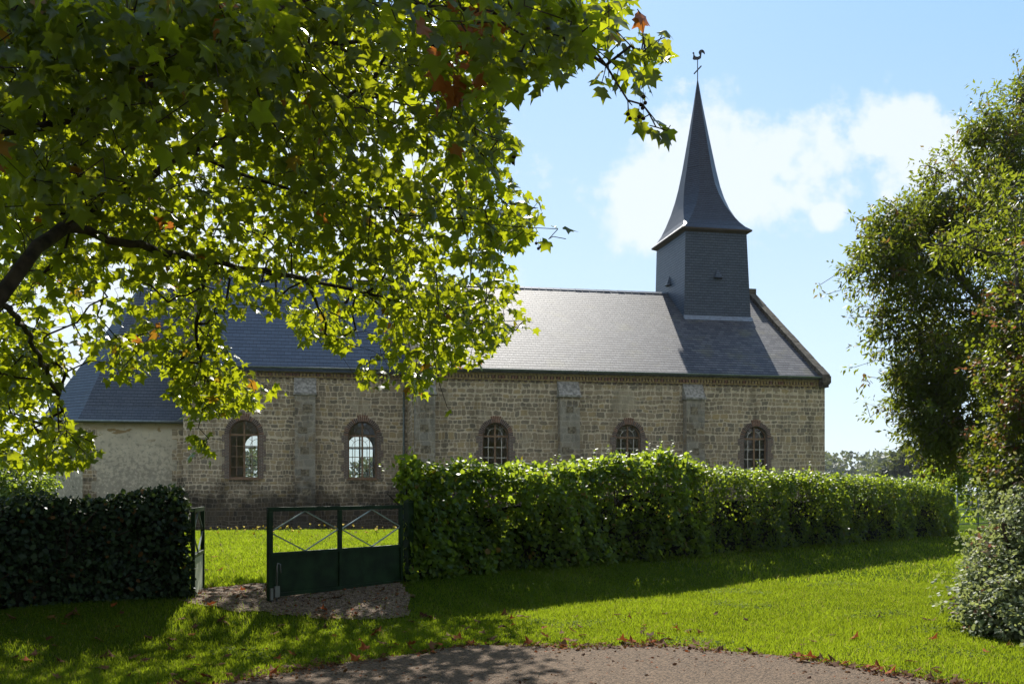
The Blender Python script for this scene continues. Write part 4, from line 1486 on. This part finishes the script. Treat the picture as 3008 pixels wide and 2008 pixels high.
LP, LD, LN, LS, LT = [], [], [], [], []
for c, i in zip(cent, order):
    poly = spr[i][1]
    d0 = c - np.array([-5.0, 8.5, 4.5])
    d0 = d0 / np.linalg.norm(d0)
    tw = d0 * 0.5 + rgp.normal(0, 0.45, 3) + np.array([0, 0, -0.35])
    tw /= np.linalg.norm(tw)
    L = rgp.uniform(0.45, 0.85)
    nl = 6
    tone0 = rgp.uniform(0.15, 0.75)
    for k in range(nl):
        f = k / (nl - 1)
        side = rgp.normal(0, 1, 3)
        side -= tw * side.dot(tw)
        side /= np.linalg.norm(side) + 1e-6
        side = side * np.array([1, 1, 0.5])
        p = c + tw * (f - 0.35) * L + side * rgp.uniform(0.06, 0.22)
        sx = CX + F_ * p[0] / p[1]
        sy = CY - F_ * (p[2] - EYE) / p[1]
        # keep sprays inside the crown's own outline, with a ragged fringe
        if not in_poly(np.array([sx + rgp.normal(0, 7)]), np.array([sy + rgp.normal(0, 7)]), poly)[0]:
            continue
        LP.append(p)
        LD.append(tw * 0.35 + side * 0.8 + np.array([0, 0, -0.55]) + rgp.normal(0, 0.25, 3))
        LN.append(np.array([0, 0, 1.0]) + rgp.normal(0, 0.5, 3))
        LS.append(LEAF * (0.5 + 0.75 * rgp.uniform() ** 0.8))
        t = np.clip(tone0 + rgp.normal(0, 0.2), 0, 1)
        if rgp.uniform() < 0.018:
            t = rgp.uniform(1.15, 1.6)
        LT.append(t)
# a hanging bunch of withered leaves high in the crown, and one red leaf at the tip
for q, n_, sp_ in ((P3(1085, 40, 8.3), 16, .16), (P3(1075, 110, 8.3), 16, .15), (P3(1050, 190, 8.3), 14, .13)):
    for k in range(n_):
        LP.append(np.array(q) + rgp.normal(0, sp_ * 0.7, 3))
        LD.append(rgp.normal(0, 0.6, 3) + np.array([0, 0, -1.0]))
        LN.append(rgp.normal(0, 1, 3))
        LS.append(LEAF * rgp.uniform(0.7, 1.15))
        LT.append(2.0)
for q, t in TIPS:
    LP.append(np.array(q))
    LD.append(np.array([0.3, -0.2, -0.9]) + rgp.normal(0, 0.25, 3))
    LN.append(np.array([0.1, -0.7, 0.6]) + rgp.normal(0, 0.2, 3))
    LS.append(LEAF * 1.0)
    LT.append(t)
tree = thing('plane_tree', 'big plane tree reaching in from the left, its backlit leaves hanging before the church', 'tree', (-6.6, 7.6, 0))
tb_ = np.array([-6.6, 7.6, 0])
sk.p = [p - tb_ for p in sk.p]
link('trunk', sk.mesh('trunk', tip=0.0040, expo=2.55, sides=6, maxr=0.115), M['bark'], tree)
LP = np.array(LP) - tb_
link('crown', leaves_mesh('crown', LP, np.array(LD), np.array(LN), np.array(LS), T_PLANE, F_PLANE, np.array(LT), 0.35, 0.3, rgp), M['plane_leaf'], tree)
print('plane leaves', len(LP), 'sprays', len(spr))
ball_me = None
for (x, y, Yd) in ((1476, 222, 8.05), (1480, 236, 8.05), (1474, 248, 8.04), (1470, 240, 8.06), (1466, 268, 8.05), (1440, 262, 8.04), (1445, 272, 8.05), (1476, 272, 8.05), (1230, 558, 10.2), (1235, 570, 10.2),
                   (1177, 360, 10), (1177, 374, 10), (1128, 772, 15.3), (1135, 775, 15.3), (1180, 360, 10.0), (1240, 566, 10.2)):
    if ball_me is None:
        import bmesh
        bm = bmesh.new()
        bmesh.ops.create_icosphere(bm, subdivisions=3, radius=0.016)
        for v in bm.verts:
            v.co *= 1 + random.uniform(-0.08, 0.08)
        bmesh.ops.create_cone(bm, segments=5, radius1=0.0018, radius2=0.0018, depth=0.07, matrix=Matrix.Translation((0, 0, 0.05)))
        ball_me = bpy.data.meshes.new('seed_ball')
        bm.to_mesh(ball_me)
        bm.free()
        ball_me.materials.append(M['seed'])
    o = bpy.data.objects.new('seed_ball', ball_me)
    COL.objects.link(o)
    o.parent = tree
    o.location = Vector(P3(x, y, Yd)) - Vector(tb_)


# ================================================================== OTHER TREES AND BUSHES
def clump_tree(name, label, base, blobs, n_spray, per, spray_len, lsize, T, F, lm, bm_, tone_fn, limbs, seed, cat='tree', tip=0.005, group=None, updir=0.0, clumps=0, csize=0.35, nrand=0.55):
    """tree from ellipsoid blobs (cx,cy,cz,rx,ry,rz,weight); sprays sit mostly in the outer shell of each blob"""
    rg = np.random.default_rng(seed)
    base = np.array(base, float)
    root = thing(name, label, cat, tuple(base), 0, group)
    wts = np.array([b[6] for b in blobs], float)
    wts /= wts.sum()
    pick = rg.choice(len(blobs), n_spray, p=wts)
    B = np.array([b[:6] for b in blobs])[pick]
    u = rand_unit(n_spray, rg)
    rad = rg.uniform(0.15, 1.0, n_spray) ** 0.45
    C = B[:, :3] + u * rad[:, None] * B[:, 3:6]
    C += 0.06 * B[:, 3:6] * rg.normal(size=C.shape)
    if clumps:
        cc = C[:clumps]
        which = rg.integers(0, clumps, n_spray)
        C = cc[which] + csize * rg.normal(size=C.shape) * rg.uniform(0.5, 1.3, (clumps, 1))[which]
        u, B = u[which], B[which]
    keep = C[:, 2] > ground_z(C[:, 0], C[:, 1]) + 0.03
    C, u, B = C[keep], u[keep], B[keep]
    s = Skeleton()
    ends0 = []
    for lm_ in limbs:
        if len(s.p) == 0:
            s.limb(lm_, step=0.35)
        else:
            jn = s.nearest(np.array(lm_[0]))
            s.limb([s.p[jn]] + list(lm_[1:]), jn, step=0.35)
    A = np.array(s.p)
    order = np.argsort([np.min(np.linalg.norm(A - c, axis=1)) for c in C])
    C, u = C[order], u[order]
    s.attach(C, base, 0.35, 0.05)
    n = len(C)
    tw = unit(u * 0.8 + 0.6 * rg.normal(size=(n, 3)) + np.array([0, 0, updir]))
    L = spray_len * rg.uniform(0.6, 1.3, n)
    f = np.tile(np.linspace(-0.3, 0.8, per), (n, 1))
    side = rg.normal(size=(n, per, 3))
    side = unit(side - tw[:, None] * np.sum(side * tw[:, None], -1, keepdims=True))
    pos = C[:, None] + tw[:, None] * (f * L[:, None])[..., None] + side * (spray_len * 0.22 * rg.uniform(0.2, 1, (n, per, 1)))
    dr = tw[:, None] * 0.6 + side * 0.9 + np.array([0, 0, -0.3]) + 0.2 * rg.normal(size=(n, per, 3))
    nr = np.array([0, 0, 1.0]) + nrand * rg.normal(size=(n, per, 3))
    pos, dr, nr = pos.reshape(-1, 3), dr.reshape(-1, 3), nr.reshape(-1, 3)
    sz = lsize * rg.uniform(0.65, 1.25, len(pos))
    tone = tone_fn(pos, np.repeat(rg.uniform(0, 1, n), per), rg)
    s.p = [p - base for p in s.p]
    link('trunk', s.mesh('trunk', tip=tip, sides=5), bm_, root)
    link('crown', leaves_mesh('crown', pos - base, dr, nr, sz, T, F, tone, rg=rg), lm, root)
    return root


# tall ash-like tree on the right
def B_(x, y, Y, rx, ry, rz, w_, dx=0):
    p = P3(x + dx, y, Y)
    k = Y / F_
    return (p[0], p[1], p[2], rx * k, ry, rz * k, w_)


ash_bl = [B_(2125, 955, 19, 42, 1.0, 55, 1.1), B_(2165, 1035, 19, 32, .8, 28, .6), B_(2345, 250, 20.5, 40, 1.0, 60, .9), B_(2290, 300, 20, 45, 1.0, 50, .8), B_(2368.0, 368.0, 20, 92.39999999999999, 1.6, 123.0, 3.0), B_(2268.0, 368.0, 20, 55.49999999999999, 1.2, 75.7, 1.5), B_(2168.0, 468.0, 19.5, 76.0, 1.4, 67.1, 2.2), B_(2048.0, 528.0, 19.3, 63.7, 1.1, 54.199999999999996, 1.3), B_(2010, 600, 19, 63.7, 1.1, 62.8, 1.5), B_(2150, 560, 19.5, 92.39999999999999, 1.5, 97.2, 3.0),
          B_(2280, 520, 20, 92.39999999999999, 1.6, 114.39999999999999, 3.2), B_(2080, 720, 19, 55.49999999999999, 1.2, 58.5, 1.6), B_(2190, 740, 19.3, 84.19999999999999, 1.5, 97.2, 3.2), B_(2300, 760, 19.5, 76.0, 1.6, 123.0, 3.2), B_(2130, 850, 18.8, 47.3, 1.1, 67.1, 1.6),
          B_(2210, 930, 18.6, 76.0, 1.4, 88.6, 2.6), B_(2330, 960, 18.5, 67.8, 1.5, 105.8, 2.2), B_(2190, 985, 19, 45, 1.0, 40, 0.9), B_(2518.0, 458.0, 21, 133.4, 2.2, 200.4, 3), B_(2480, 800, 20.5, 133.4, 2.2, 200.4, 2.5), B_(2368.0, 218.0, 20.5, 26.799999999999997, 1, 32.7, 0.5), B_(2248.0, 288.0, 20, 22.7, .8, 28.4, 0.35)]
ax0 = P3(2420, 1200, 20)
clump_tree('ash_tree', 'tall airy ash-like tree with small leaves at the right edge against the sky', (ax0[0], 20, gz(ax0[0], 20)), ash_bl, 5400, 14, 0.34, 0.115, T_LANCE, F_LANCE, M['ash_leaf'], M['bark_grey'],
           lambda p, sp, rg: np.where(sp > 0.93, rg.uniform(1.1, 1.5, len(sp)), np.clip(sp * 0.75 + 0.2 * rg.normal(size=len(sp)), 0, 1)),
           [[(ax0[0], 20, 0), P3(2400, 1000, 20), P3(2370, 800, 20)], [P3(2370, 800, 20), P3(2330, 560, 20), P3(2320, 300, 20)], [P3(2370, 800, 20), P3(2250, 690, 19.6), P3(2130, 560, 19.3), P3(2020, 560, 19)],
            [P3(2400, 1000, 20), P3(2250, 860, 19.3), P3(2120, 790, 19)], [P3(2330, 560, 20), P3(2210, 420, 19.8), P3(2130, 380, 19.5)], [P3(2400, 1000, 20), P3(2290, 980, 19), P3(2190, 980, 18.7)], [P3(2370, 800, 20), P3(2470, 500, 21)]], 31, tip=0.0055, clumps=400, csize=0.23)

# hawthorn scrub in front of it, reddish, and the bramble bank at its foot
haw_bl = [B_(2330, 800, 13, 75, 1.0, 110, 1.8, 45), B_(2340, 640, 13.2, 60, 0.9, 110, 1.2, 45), B_(2310, 960, 12.8, 75, 1.0, 120, 2.2, 45), B_(2340, 1080, 12.6, 80, 1.0, 90, 2, 45), B_(2460, 800, 13, 120, 1.2, 300, 3, 45)]
hx = P3(2440, 1300, 13)
clump_tree('hawthorn', 'small-leaved hawthorn scrub tinged red, in front of the ash at right', (hx[0], 13, gz(hx[0], 13)), haw_bl, 2100, 13, 0.24, 0.055, T_OVAL, F_OVAL, M['ash_leaf'], M['bark_grey'],
           lambda p, sp, rg: np.where(sp > 0.80, rg.uniform(1.1, 1.7, len(sp)), np.clip(sp * 0.9 + 0.2 * rg.normal(size=len(sp)), 0, 1)),
           [[(hx[0], 13, 0), P3(2430, 1050, 13), P3(2400, 850, 13)], [P3(2400, 850, 13), P3(2340, 740, 13.1), P3(2330, 600, 13.2)], [P3(2430, 1050, 13), P3(2340, 960, 12.8)]], 32, 'shrub', tip=0.0045, clumps=240, csize=0.16)
# pale yellow sprig tree between them
yel_bl = [B_(2250, 540, 15, 90, 0.8, 40, 1.2), B_(2310, 470, 15, 60, 0.8, 60, 1.3), B_(2330, 580, 15, 60, .8, 60, 1.3), B_(2190, 570, 15, 60, 0.6, 18, .5), B_(2420, 560, 15, 90, 1, 120, 1.5)]
yx = P3(2480, 1250, 15)
clump_tree('sapling', 'young sapling with yellow-green leaves showing in front of the ash branches', (yx[0], 15, gz(yx[0], 15)), yel_bl, 200, 11, 0.34, 0.10, T_LANCE, F_LANCE, M['ash_leaf'], M['bark_grey'],
           lambda p, sp, rg: np.clip(0.95 + 0.25 * rg.normal(size=len(sp)), 0.3, 1.2),
           [[(yx[0], 15, 0), P3(2470, 900, 15), P3(2430, 620, 15)], [P3(2430, 620, 15), P3(2330, 590, 15), P3(2230, 570, 15), P3(2140, 560, 15)], [P3(2430, 620, 15), P3(2330, 500, 15)]], 33, tip=0.006)

br_bl = [B_(2265, 1330, 11.6, 45, .5, 40, 1.3), B_(2262, 1392, 11.1, 50, .5, 24, 1.1), B_(2360, 1130, 12.2, 55, .8, 75, 1.5), B_(2385, 1225, 11.6, 85, .8, 80, 2.3), B_(2335, 1300, 11.8, 70, .7, 62, 2.0), B_(2315, 1365, 11.2, 65, .6, 50, 1.9), B_(2395, 1365, 10.9, 70, .7, 75, 1.8), B_(2390, 1435, 10.5, 70, .5, 35, 1.4),
         B_(2330, 1420, 10.7, 60, .4, 18, .8), B_(2280, 1268, 12.0, 40, .4, 12, .3), B_(2500, 1250, 11.5, 110, 1, 180, 2)]
bx = P3(2350, 1420, 11.4)
clump_tree('bramble_bush', 'pale glossy bramble thicket spilling onto the lawn at the right edge', (bx[0], 11.4, 0), br_bl, 3300, 13, 0.22, 0.052, T_OVAL, F_OVAL, M['bramble_leaf'], M['twig'],
           lambda p, sp, rg: np.where(sp > 0.94, rg.uniform(1.2, 1.6, len(sp)), np.clip(sp * 0.8 + 0.25 * rg.normal(size=len(sp)), 0, 1)),
           [[(bx[0], 11.4, 0), (bx[0] - .1, 11.4, .6), (bx[0] - .2, 11.5, 1.2)], [(bx[0], 11.4, .3), (bx[0] - .5, 11.3, .6)], [(bx[0], 11.4, .3), (bx[0] + .4, 11.4, 1.0)]], 34, 'bush', tip=0.003, nrand=0.38, clumps=330, csize=0.11)
# darker field maple behind the hedge end
mp_bl = [B_(2225, 1050, 33, 60, 1.5, 60, 1.5), B_(2262, 1120, 33, 60, 1.4, 80, 1.5), B_(2310, 1050, 33, 80, 1.6, 100, 1.5), B_(2175, 1082, 33, 40, 1.2, 30, .6)]
mx = P3(2290, 1190, 33)
clump_tree('maple', 'mid green field maple behind the far end of the long hedge', (mx[0], 33, gz(mx[0], 33)), mp_bl, 520, 12, 0.5, 0.13, T_OVAL, F_OVAL, M['hedge_leaf'], M['bark_grey'],
           lambda p, sp, rg: np.clip(0.3 + sp * 0.6 + 0.2 * rg.normal(size=len(sp)), 0, 1.05), [[(mx[0], 33, 0), P3(2280, 1120, 33), P3(2270, 1050, 33)]], 35)
# shrub beyond the apse
sh_bl = [B_(40, 1100, 33, 70, 1.5, 45, 1.5), B_(-60, 1080, 33, 90, 1.5, 60, 1.5), B_(75, 1125, 33, 35, 1.0, 25, .6)]
sx0 = P3(20, 1180, 33)
clump_tree('shrub', 'rounded dark shrub standing left of the plastered apse', (sx0[0], 33, gz(sx0[0], 33)), sh_bl, 420, 12, 0.5, 0.12, T_OVAL, F_OVAL, M['hedge_leaf'], M['bark_grey'],
           lambda p, sp, rg: np.clip(sp * 0.6 + 0.2 * rg.normal(size=len(sp)), 0, 1), [[(sx0[0], 33, 0), P3(20, 1120, 33)]], 36, 'shrub')

# far wood across the fields: one mass
def far_wood():
    rg = np.random.default_rng(40)
    pos, sz, tone = [], [], []
    k = 0
    for i in range(150):
        Yd = rg.uniform(380, 560)
        xx = rg.uniform(-280, 480)
        h = rg.uniform(9.5, 12.5) * (Yd / 270)
        r_ = rg.uniform(8, 15)
        t0 = rg.uniform(0.1, 0.9)
        n = 330
        u = rand_unit(n, rg)
        u[:, 2] = np.abs(u[:, 2]) * 1.1 - 0.1
        c = np.array([xx, Yd, -1.5 + h * 0.45])
        p = c + u * (rg.uniform(0.5, 1.0, (n, 1)) ** 0.4) * np.array([r_, r_, h * 0.58])
        pos.append(p)
        sz.append(rg.uniform(1.2, 2.6, n))
        tone.append(np.clip(t0 + 0.15 * rg.normal(size=n), 0, 1.2))
    pos = np.concatenate(pos)
    n = len(pos)
    me = leaves_mesh('woodland', pos, rand_unit(n, rg), unit(rg.normal(size=(n, 3)) * 0.6 + np.array([0, -0.3, 0.8])), np.concatenate(sz), T_OVAL, F_OVAL, np.concatenate(tone), rg=rg)
    return link('woodland', me, M['far_leaf'], kind='stuff', label='hazy wood along the horizon beyond the fields', cat='woodland')


far_wood()


def road_wood():
    """the trees across the road, behind the photographer: they shade and mirror"""
    rg = np.random.default_rng(44)
    pos, sz, tone = [], [], []
    for i in range(58):
        c = np.array([-36 + 150 * (i + rg.uniform(0, 1)) / 58, rg.uniform(-20, -12), 0])
        h = rg.uniform(8, 12)
        n = 1100
        u = rand_unit(n, rg)
        pos.append(c + np.array([0, 0, h * 0.52]) + u * (rg.uniform(0.3, 1, (n, 1)) ** .45) * np.array([3.0, 2.6, h * 0.5]))
        sz.append(rg.uniform(0.3, 0.6, n))
        tone.append(np.clip(rg.uniform(0, 1) + 0.2 * rg.normal(size=n), 0, 1))
    pos = np.concatenate(pos)
    n = len(pos)
    me = leaves_mesh('roadside_wood', pos, rand_unit(n, rg), unit(rg.normal(size=(n, 3)) * 0.6 + np.array([0, 0, 0.8])), np.concatenate(sz), T_OVAL, F_OVAL, np.concatenate(tone), rg=rg)
    link('roadside_wood', me, M['far_leaf'], kind='stuff', label='belt of trees across the road from the church', cat='woodland')


road_wood()
ob_bl = [B_(1990, 1085, 190, 40, 3, 30, 1.2), B_(2085, 1072, 180, 34, 4, 34, 2), B_(2070, 1095, 180, 50, 4, 24, 1.6), B_(2088, 1052, 180, 20, 3, 16, .8)]
ob = P3(2080, 1140, 180)
clump_tree('oak_tree', 'round-headed oak standing tallest in the hazy distance right of the church', (ob[0], 180, -2.2), ob_bl[1:], 330, 10, 2.2, 0.95, T_OVAL, F_OVAL, M['far_leaf'], M['bark_grey'],
           lambda p, sp, rg: np.clip(sp * 0.7 + 0.2 * rg.normal(size=len(sp)), 0, 1), [[(ob[0], 180, -2.2), P3(2080, 1090, 180)]], 41, tip=0.02)

# metal field gate beyond the hedge end
fg0, fg1 = np.array(P3(2196, 1200, 31.0)[:2]), np.array(P3(2290, 1200, 32.5)[:2])
fd = fg1 - fg0
fL = float(np.linalg.norm(fd))
fz = gz(*fg0)
fg = thing('field_gate', 'thin galvanised field gate half hidden between hedge end and brambles', 'gate', (fg0[0], fg0[1], fz), math.atan2(fd[1], fd[0]))
for z in (0.22, 0.45, 0.68, 0.92, 1.15):
    mb = MB()
    mb.tube([(0, 0, z), (fL, 0, z)], 0.018, 6)
    mb.build('rail', M['zinc'], fg)
for x in (0.0, fL * 0.5, fL):
    mb = MB()
    mb.tube([(x, 0, 0.02 if x else -0.05), (x, 0, 1.19)], 0.024, 6)
    mb.build('upright', M['zinc'], fg)
mb = MB()
mb.tube([(0.03, 0, 0.24), (fL * 0.5, 0, 1.14)], 0.014, 6)
mb.build('brace', M['zinc'], fg)


# ================================================================== GRASS
def grass(name, label, n, xr, yr, mask, h0, w0, seed, tone0=0.5):
    rg = np.random.default_rng(seed)
    y = rg.uniform(*yr, n)
    x = rg.uniform(xr[0](y), xr[1](y))
    ok = mask(x, y)
    x, y = x[ok], y[ok]
    n = len(x)
    z = ground_z(x, y)
    patch = 0.5 + 0.5 * np.sin(x * 1.1 + 1.3 * np.sin(y * 0.7)) * np.cos(y * 0.9 + np.sin(x * 0.8))
    h = h0 * rg.uniform(0.45, 1.4, n) * (0.7 + 0.6 * patch) * np.where(rg.uniform(size=n) < 0.025, 1.9, 1.0)
    a = rg.uniform(0, 2 * math.pi, n)
    wd_ = w0 * rg.uniform(0.7, 1.3, n)
    lean = rg.normal(0, 0.45, (n, 2)) * h[:, None]
    b0 = np.stack([x - np.cos(a) * wd_ / 2, y - np.sin(a) * wd_ / 2, z - 0.005], -1)
    b1 = np.stack([x + np.cos(a) * wd_ / 2, y + np.sin(a) * wd_ / 2, z - 0.005], -1)
    m0 = np.stack([x - np.cos(a) * wd_ * .4 + lean[:, 0] * .35, y - np.sin(a) * wd_ * .4 + lean[:, 1] * .35, z + h * .6], -1)
    m1_ = np.stack([x + np.cos(a) * wd_ * .4 + lean[:, 0] * .35, y + np.sin(a) * wd_ * .4 + lean[:, 1] * .35, z + h * .6], -1)
    tp = np.stack([x + lean[:, 0], y + lean[:, 1], z + h], -1)
    V = np.stack([b0, b1, m0, m1_, tp], 1).reshape(-1, 3)
    base = (np.arange(n) * 5)[:, None]
    F = np.concatenate([base + np.array([[0, 1, 3]]), base + np.array([[0, 3, 2]]), base + np.array([[2, 3, 4]])], 0)
    pt2 = np.sin(x * 2.9 + 2 * np.sin(y * 1.9)) * np.sin(y * 3.3 + 1.7 * np.sin(x * 2.3))
    tone = np.clip(tone0 + 0.55 * (patch - 0.5) + 0.32 * pt2 + 0.25 * rg.normal(size=n), 0, 1)
    tone = np.where(rg.uniform(size=n) < 0.04 + 0.16 * np.clip(pt2 - 0.45, 0, 1), 1.4, tone)
    link(name, np_mesh(name, V, F, np.repeat(tone, 5)), M['grass'], kind='stuff', label=label, cat='grass')
    return n


def hd(x, y):
    return (x - HP[0]) * HN[0] + (y - HP[1]) * HN[1]


front_mask = lambda x, y: (~in_poly(x + RG.normal(0, .05, len(x)), y + RG.normal(0, .05, len(x)), road_edge)) & (~in_poly(x + RG.normal(0, .07, len(x)), y + RG.normal(0, .07, len(x)), path_edge) | (RG.uniform(size=len(x)) < 0.03)) & (hd(x, y) > -0.25)
lx0 = lambda y: -0.56 * y - 0.4
lx1 = lambda y: 0.56 * y + 0.4
n1 = grass('lawn_grass', 'short sunlit lawn between the road and the hedge', 430000, (lx0, lx1), (7.6, 17), front_mask, 0.038, 0.0062, 50)
n2 = grass('lawn_grass', 'mown grass strip running off along the long hedge at right', 60000, (lambda y: 0.1 * y, lx1), (17, 34), lambda x, y: hd(x, y) > -0.25, 0.05, 0.014, 51)
n3 = grass('lawn_grass', 'bright churchyard lawn behind the gate', 150000, (lambda y: -0.36 * y, lambda y: -0.08 * y), (12.3, 40), lambda x, y: (hd(x, y) < -0.05) & (~in_poly(x, y, path_edge)) & ((x - CH_O[0]) * CV[0] + (y - CH_O[1]) * CV[1] < -3.5), 0.05, 0.014, 52, 0.62)
print('grass', n1, n2, n3)
# clover and daisy leaves matted into the turf in patches
rg = np.random.default_rng(55)
q = np.stack([rg.uniform(-6.5, 8.5, 160000), rg.uniform(7.7, 17, 160000)], -1)
pc_ = np.sin(q[:, 0] * 1.9 + 1.5 * np.sin(q[:, 1] * 1.3)) * np.sin(q[:, 1] * 2.2 + 1.2 * np.sin(q[:, 0] * 1.1)) + 0.35 * np.sin(q[:, 0] * 6.1) * np.sin(q[:, 1] * 5.3)
q = q[(pc_ > 0.42 + 0.3 * rg.uniform(size=len(q))) & front_mask(q[:, 0], q[:, 1]) & (np.abs(q[:, 0]) < 0.56 * q[:, 1])]
n = len(q)
pos = np.stack([q[:, 0], q[:, 1], ground_z(q[:, 0], q[:, 1]) + rg.uniform(0.02, 0.045, n)], -1)
me = leaves_mesh('clover', pos, rand_unit(n, rg) * np.array([1, 1, .3]), unit(rg.normal(size=(n, 3)) * 0.4 + np.array([0, 0, 1])), rg.uniform(0.012, 0.026, n), T_OVAL, F_OVAL, rg.uniform(0, 0.35, n), rg=rg)
link('clover', me, M['grass'], kind='stuff', label='patches of clover and daisy leaves in the front lawn', cat='clover')
print('clover', n)

# ================================================================== FALLEN LEAVES AND FLOWERS
fl_me = []
for k in range(10):
    rg = np.random.default_rng(60 + k)
    tone = [0.1, 0.25, 0.45, 0.6, 0.8, 0.95, 1.3, 1.6, 1.7, 0.35][k]
    me = leaves_mesh('fallen_leaf', np.zeros((1, 3)), np.array([[1.0, 0, 0.15]]), np.array([[0, 0, 1.0]]), np.array([0.105]), T_PLANE, F_PLANE, np.array([tone]), [0.25, -0.45, 0.4, -0.2, 0.15, -0.35, 0.4, -0.4, 0.25, 0.5][k], [-0.2, 0.2, -0.35, 0.3, -0.2, -0.3, 0.25, -0.3, -0.35, -0.2][k], rg)
    me.materials.append(M['fallen'])
    fl_me.append((me, tone))


def drop_leaf(x, y, k, label, group, zoff=0.03):
    o = bpy.data.objects.new('fallen_leaf', fl_me[k][0])
    COL.objects.link(o)
    o.location = (x, y, gz(x, y) + zoff)
    o.rotation_euler = (random.gauss(0, .22), random.gauss(0, .22), random.uniform(0, 6.28))
    s = random.uniform(0.55, 1.15)
    o.scale = (s, s * random.uniform(.6, 1), s)
    o['label'] = label
    o['category'] = 'leaf'
    o['group'] = group


def tone_word(k):
    t = fl_me[k][1]
    return 'dark brown' if t < 0.5 else ('pale tan' if t < 1.05 else 'rusty orange')


cnt = 0
while cnt < 150:
    y = random.uniform(8.3, 12.6)
    x = random.uniform(-0.5 * y, 0.5 * y)
    xx, yy = np.array([x]), np.array([y])
    if in_poly(xx, yy, road_edge)[0] or in_poly(xx, yy, path_edge)[0] or hd(x, y) < 0.2 or (x > 2 and random.random() < 0.75):
        continue
    k = random.randrange(10)
    side = 'shaded left part of the front lawn' if x < -0.6 else 'sunny front lawn by the road'
    drop_leaf(x, y, k, f'{tone_word(k)} fallen plane leaf lying on the {side}', f'{tone_word(k)} leaves on the {side}')
    cnt += 1
cnt = 0
while cnt < 85:
    i = random.randrange(len(road_edge))
    x, y = road_edge[i]
    if y < 7.9 or abs(x) > 0.52 * y or random.random() < 0.3:
        continue
    x += random.gauss(0, 0.07)
    y += random.gauss(0, 0.09)
    k = random.randrange(10)
    drop_leaf(x, y, k, f'{tone_word(k)} curled fallen leaf caught along the edge of the road', f'{tone_word(k)} leaves along the road edge', 0.035)
    cnt += 1
cnt = 0
while cnt < 36:
    y = random.uniform(13.5, 34)
    x = random.uniform(-0.31 * y, -0.12 * y)
    if hd(x, y) > -0.4:
        continue
    k = random.randrange(10)
    drop_leaf(x, y, k, f'{tone_word(k)} fallen leaf lying on the churchyard lawn', f'{tone_word(k)} leaves on the churchyard lawn', 0.045)
    cnt += 1
cnt = 0
while cnt < 26:
    x, y = random.uniform(-3.9, -1.2), random.uniform(11.1, 13.3)
    if not in_poly(np.array([x]), np.array([y]), path_edge)[0]:
        continue
    k = random.randrange(10)
    drop_leaf(x, y, k, f'{tone_word(k)} fallen leaf on the chippings under the gate', f'{tone_word(k)} leaves on the gate path', 0.03)
    cnt += 1

mb = MB()
mb.tube([(0, 0, -0.05), (0.01, 0, 0.12), (0, 0.01, 0.22)], 0.006, 5, 1)
for k in range(12):
    a = 2 * math.pi * k / 12
    b = a + 0.5
    mb.poly([(0, 0, 0.225), (0.03 * math.cos(a), 0.03 * math.sin(a), 0.238), (0.034 * math.cos(b), 0.034 * math.sin(b), 0.235)], 0)
mb.tube([(0, 0.01, 0.2), (0, 0.01, 0.226)], [0.02, 0.026], 8, 0)
fl = mb.build('yellow_flower', [M['flower'], M['hedge_leaf']])
proto_me = fl.data
bpy.data.objects.remove(fl)
for k in range(60):
    if k < 38:
        y = random.uniform(33.0, 37.2)
    else:
        y = random.uniform(22, 33)
    x = random.uniform(-0.315 * y, -0.12 * y)
    o = bpy.data.objects.new('yellow_flower', proto_me)
    COL.objects.link(o)
    o.location = (x, y, gz(x, y))
    o.rotation_euler = (random.gauss(0, .2) - 0.5, random.gauss(0, .2), random.uniform(0, 6))
    sc_ = random.uniform(0.7, 1.25)
    o.scale = (sc_ * 1.1, sc_ * 1.1, sc_)
    o['label'] = 'small yellow dandelion flower on a thin stalk in the churchyard lawn'
    o['category'] = 'flower'
    o['group'] = 'yellow flowers in the churchyard lawn'

# crumbled leaf litter along the road edge and under the gate: nobody could count it
rg = np.random.default_rng(70)
E = np.array([p for p in road_edge if p[1] > 7.8])
n = 2600
q = E[rg.integers(0, len(E), n)] + rg.normal(0, 0.10, (n, 2))
q2 = np.stack([rg.uniform(-3.9, -1.2, 1500), rg.uniform(11.1, 13.5, 1500)], -1)
q2 = q2[in_poly(q2[:, 0], q2[:, 1], path_edge)]
q3 = np.stack([rg.uniform(-3.0, 3.6, 900), rg.uniform(8.0, 10.2, 900)], -1)
q3 = q3[in_poly(q3[:, 0], q3[:, 1], road_edge)]
q = np.concatenate([q, q2, q3])
n = len(q)
pos = np.stack([q[:, 0], q[:, 1], ground_z(q[:, 0], q[:, 1]) + 0.024], -1)
me = leaves_mesh('leaf_litter', pos, unit(rg.normal(size=(n, 3)) * np.array([1, 1, .25])), unit(rg.normal(size=(n, 3)) * 0.35 + np.array([0, 0, 1])), rg.uniform(0.012, 0.05, n), T_OVAL, F_OVAL,
                 np.where(rg.uniform(size=n) < 0.15, 1.5, rg.uniform(0, 1, n)), 0.5, 0.4, rg)
link('leaf_litter', me, M['fallen'], kind='stuff', label='crumbled brown leaf litter along the road edge and gate path', cat='leaf litter')

# the air
m, t = mat('hazy_air')
t.n('ShaderNodeOutputMaterial', {'Volume': t.n('ShaderNodeVolumePrincipled', {'Color': (0.86, 0.92, 1.0, 1), 'Density': HAZE, 'Anisotropy': 0.0})})
mb = MB()
mb.box(-2600, 2600, -400, 4600, -12, 34)
o = mb.build('haze', m, kind='stuff')
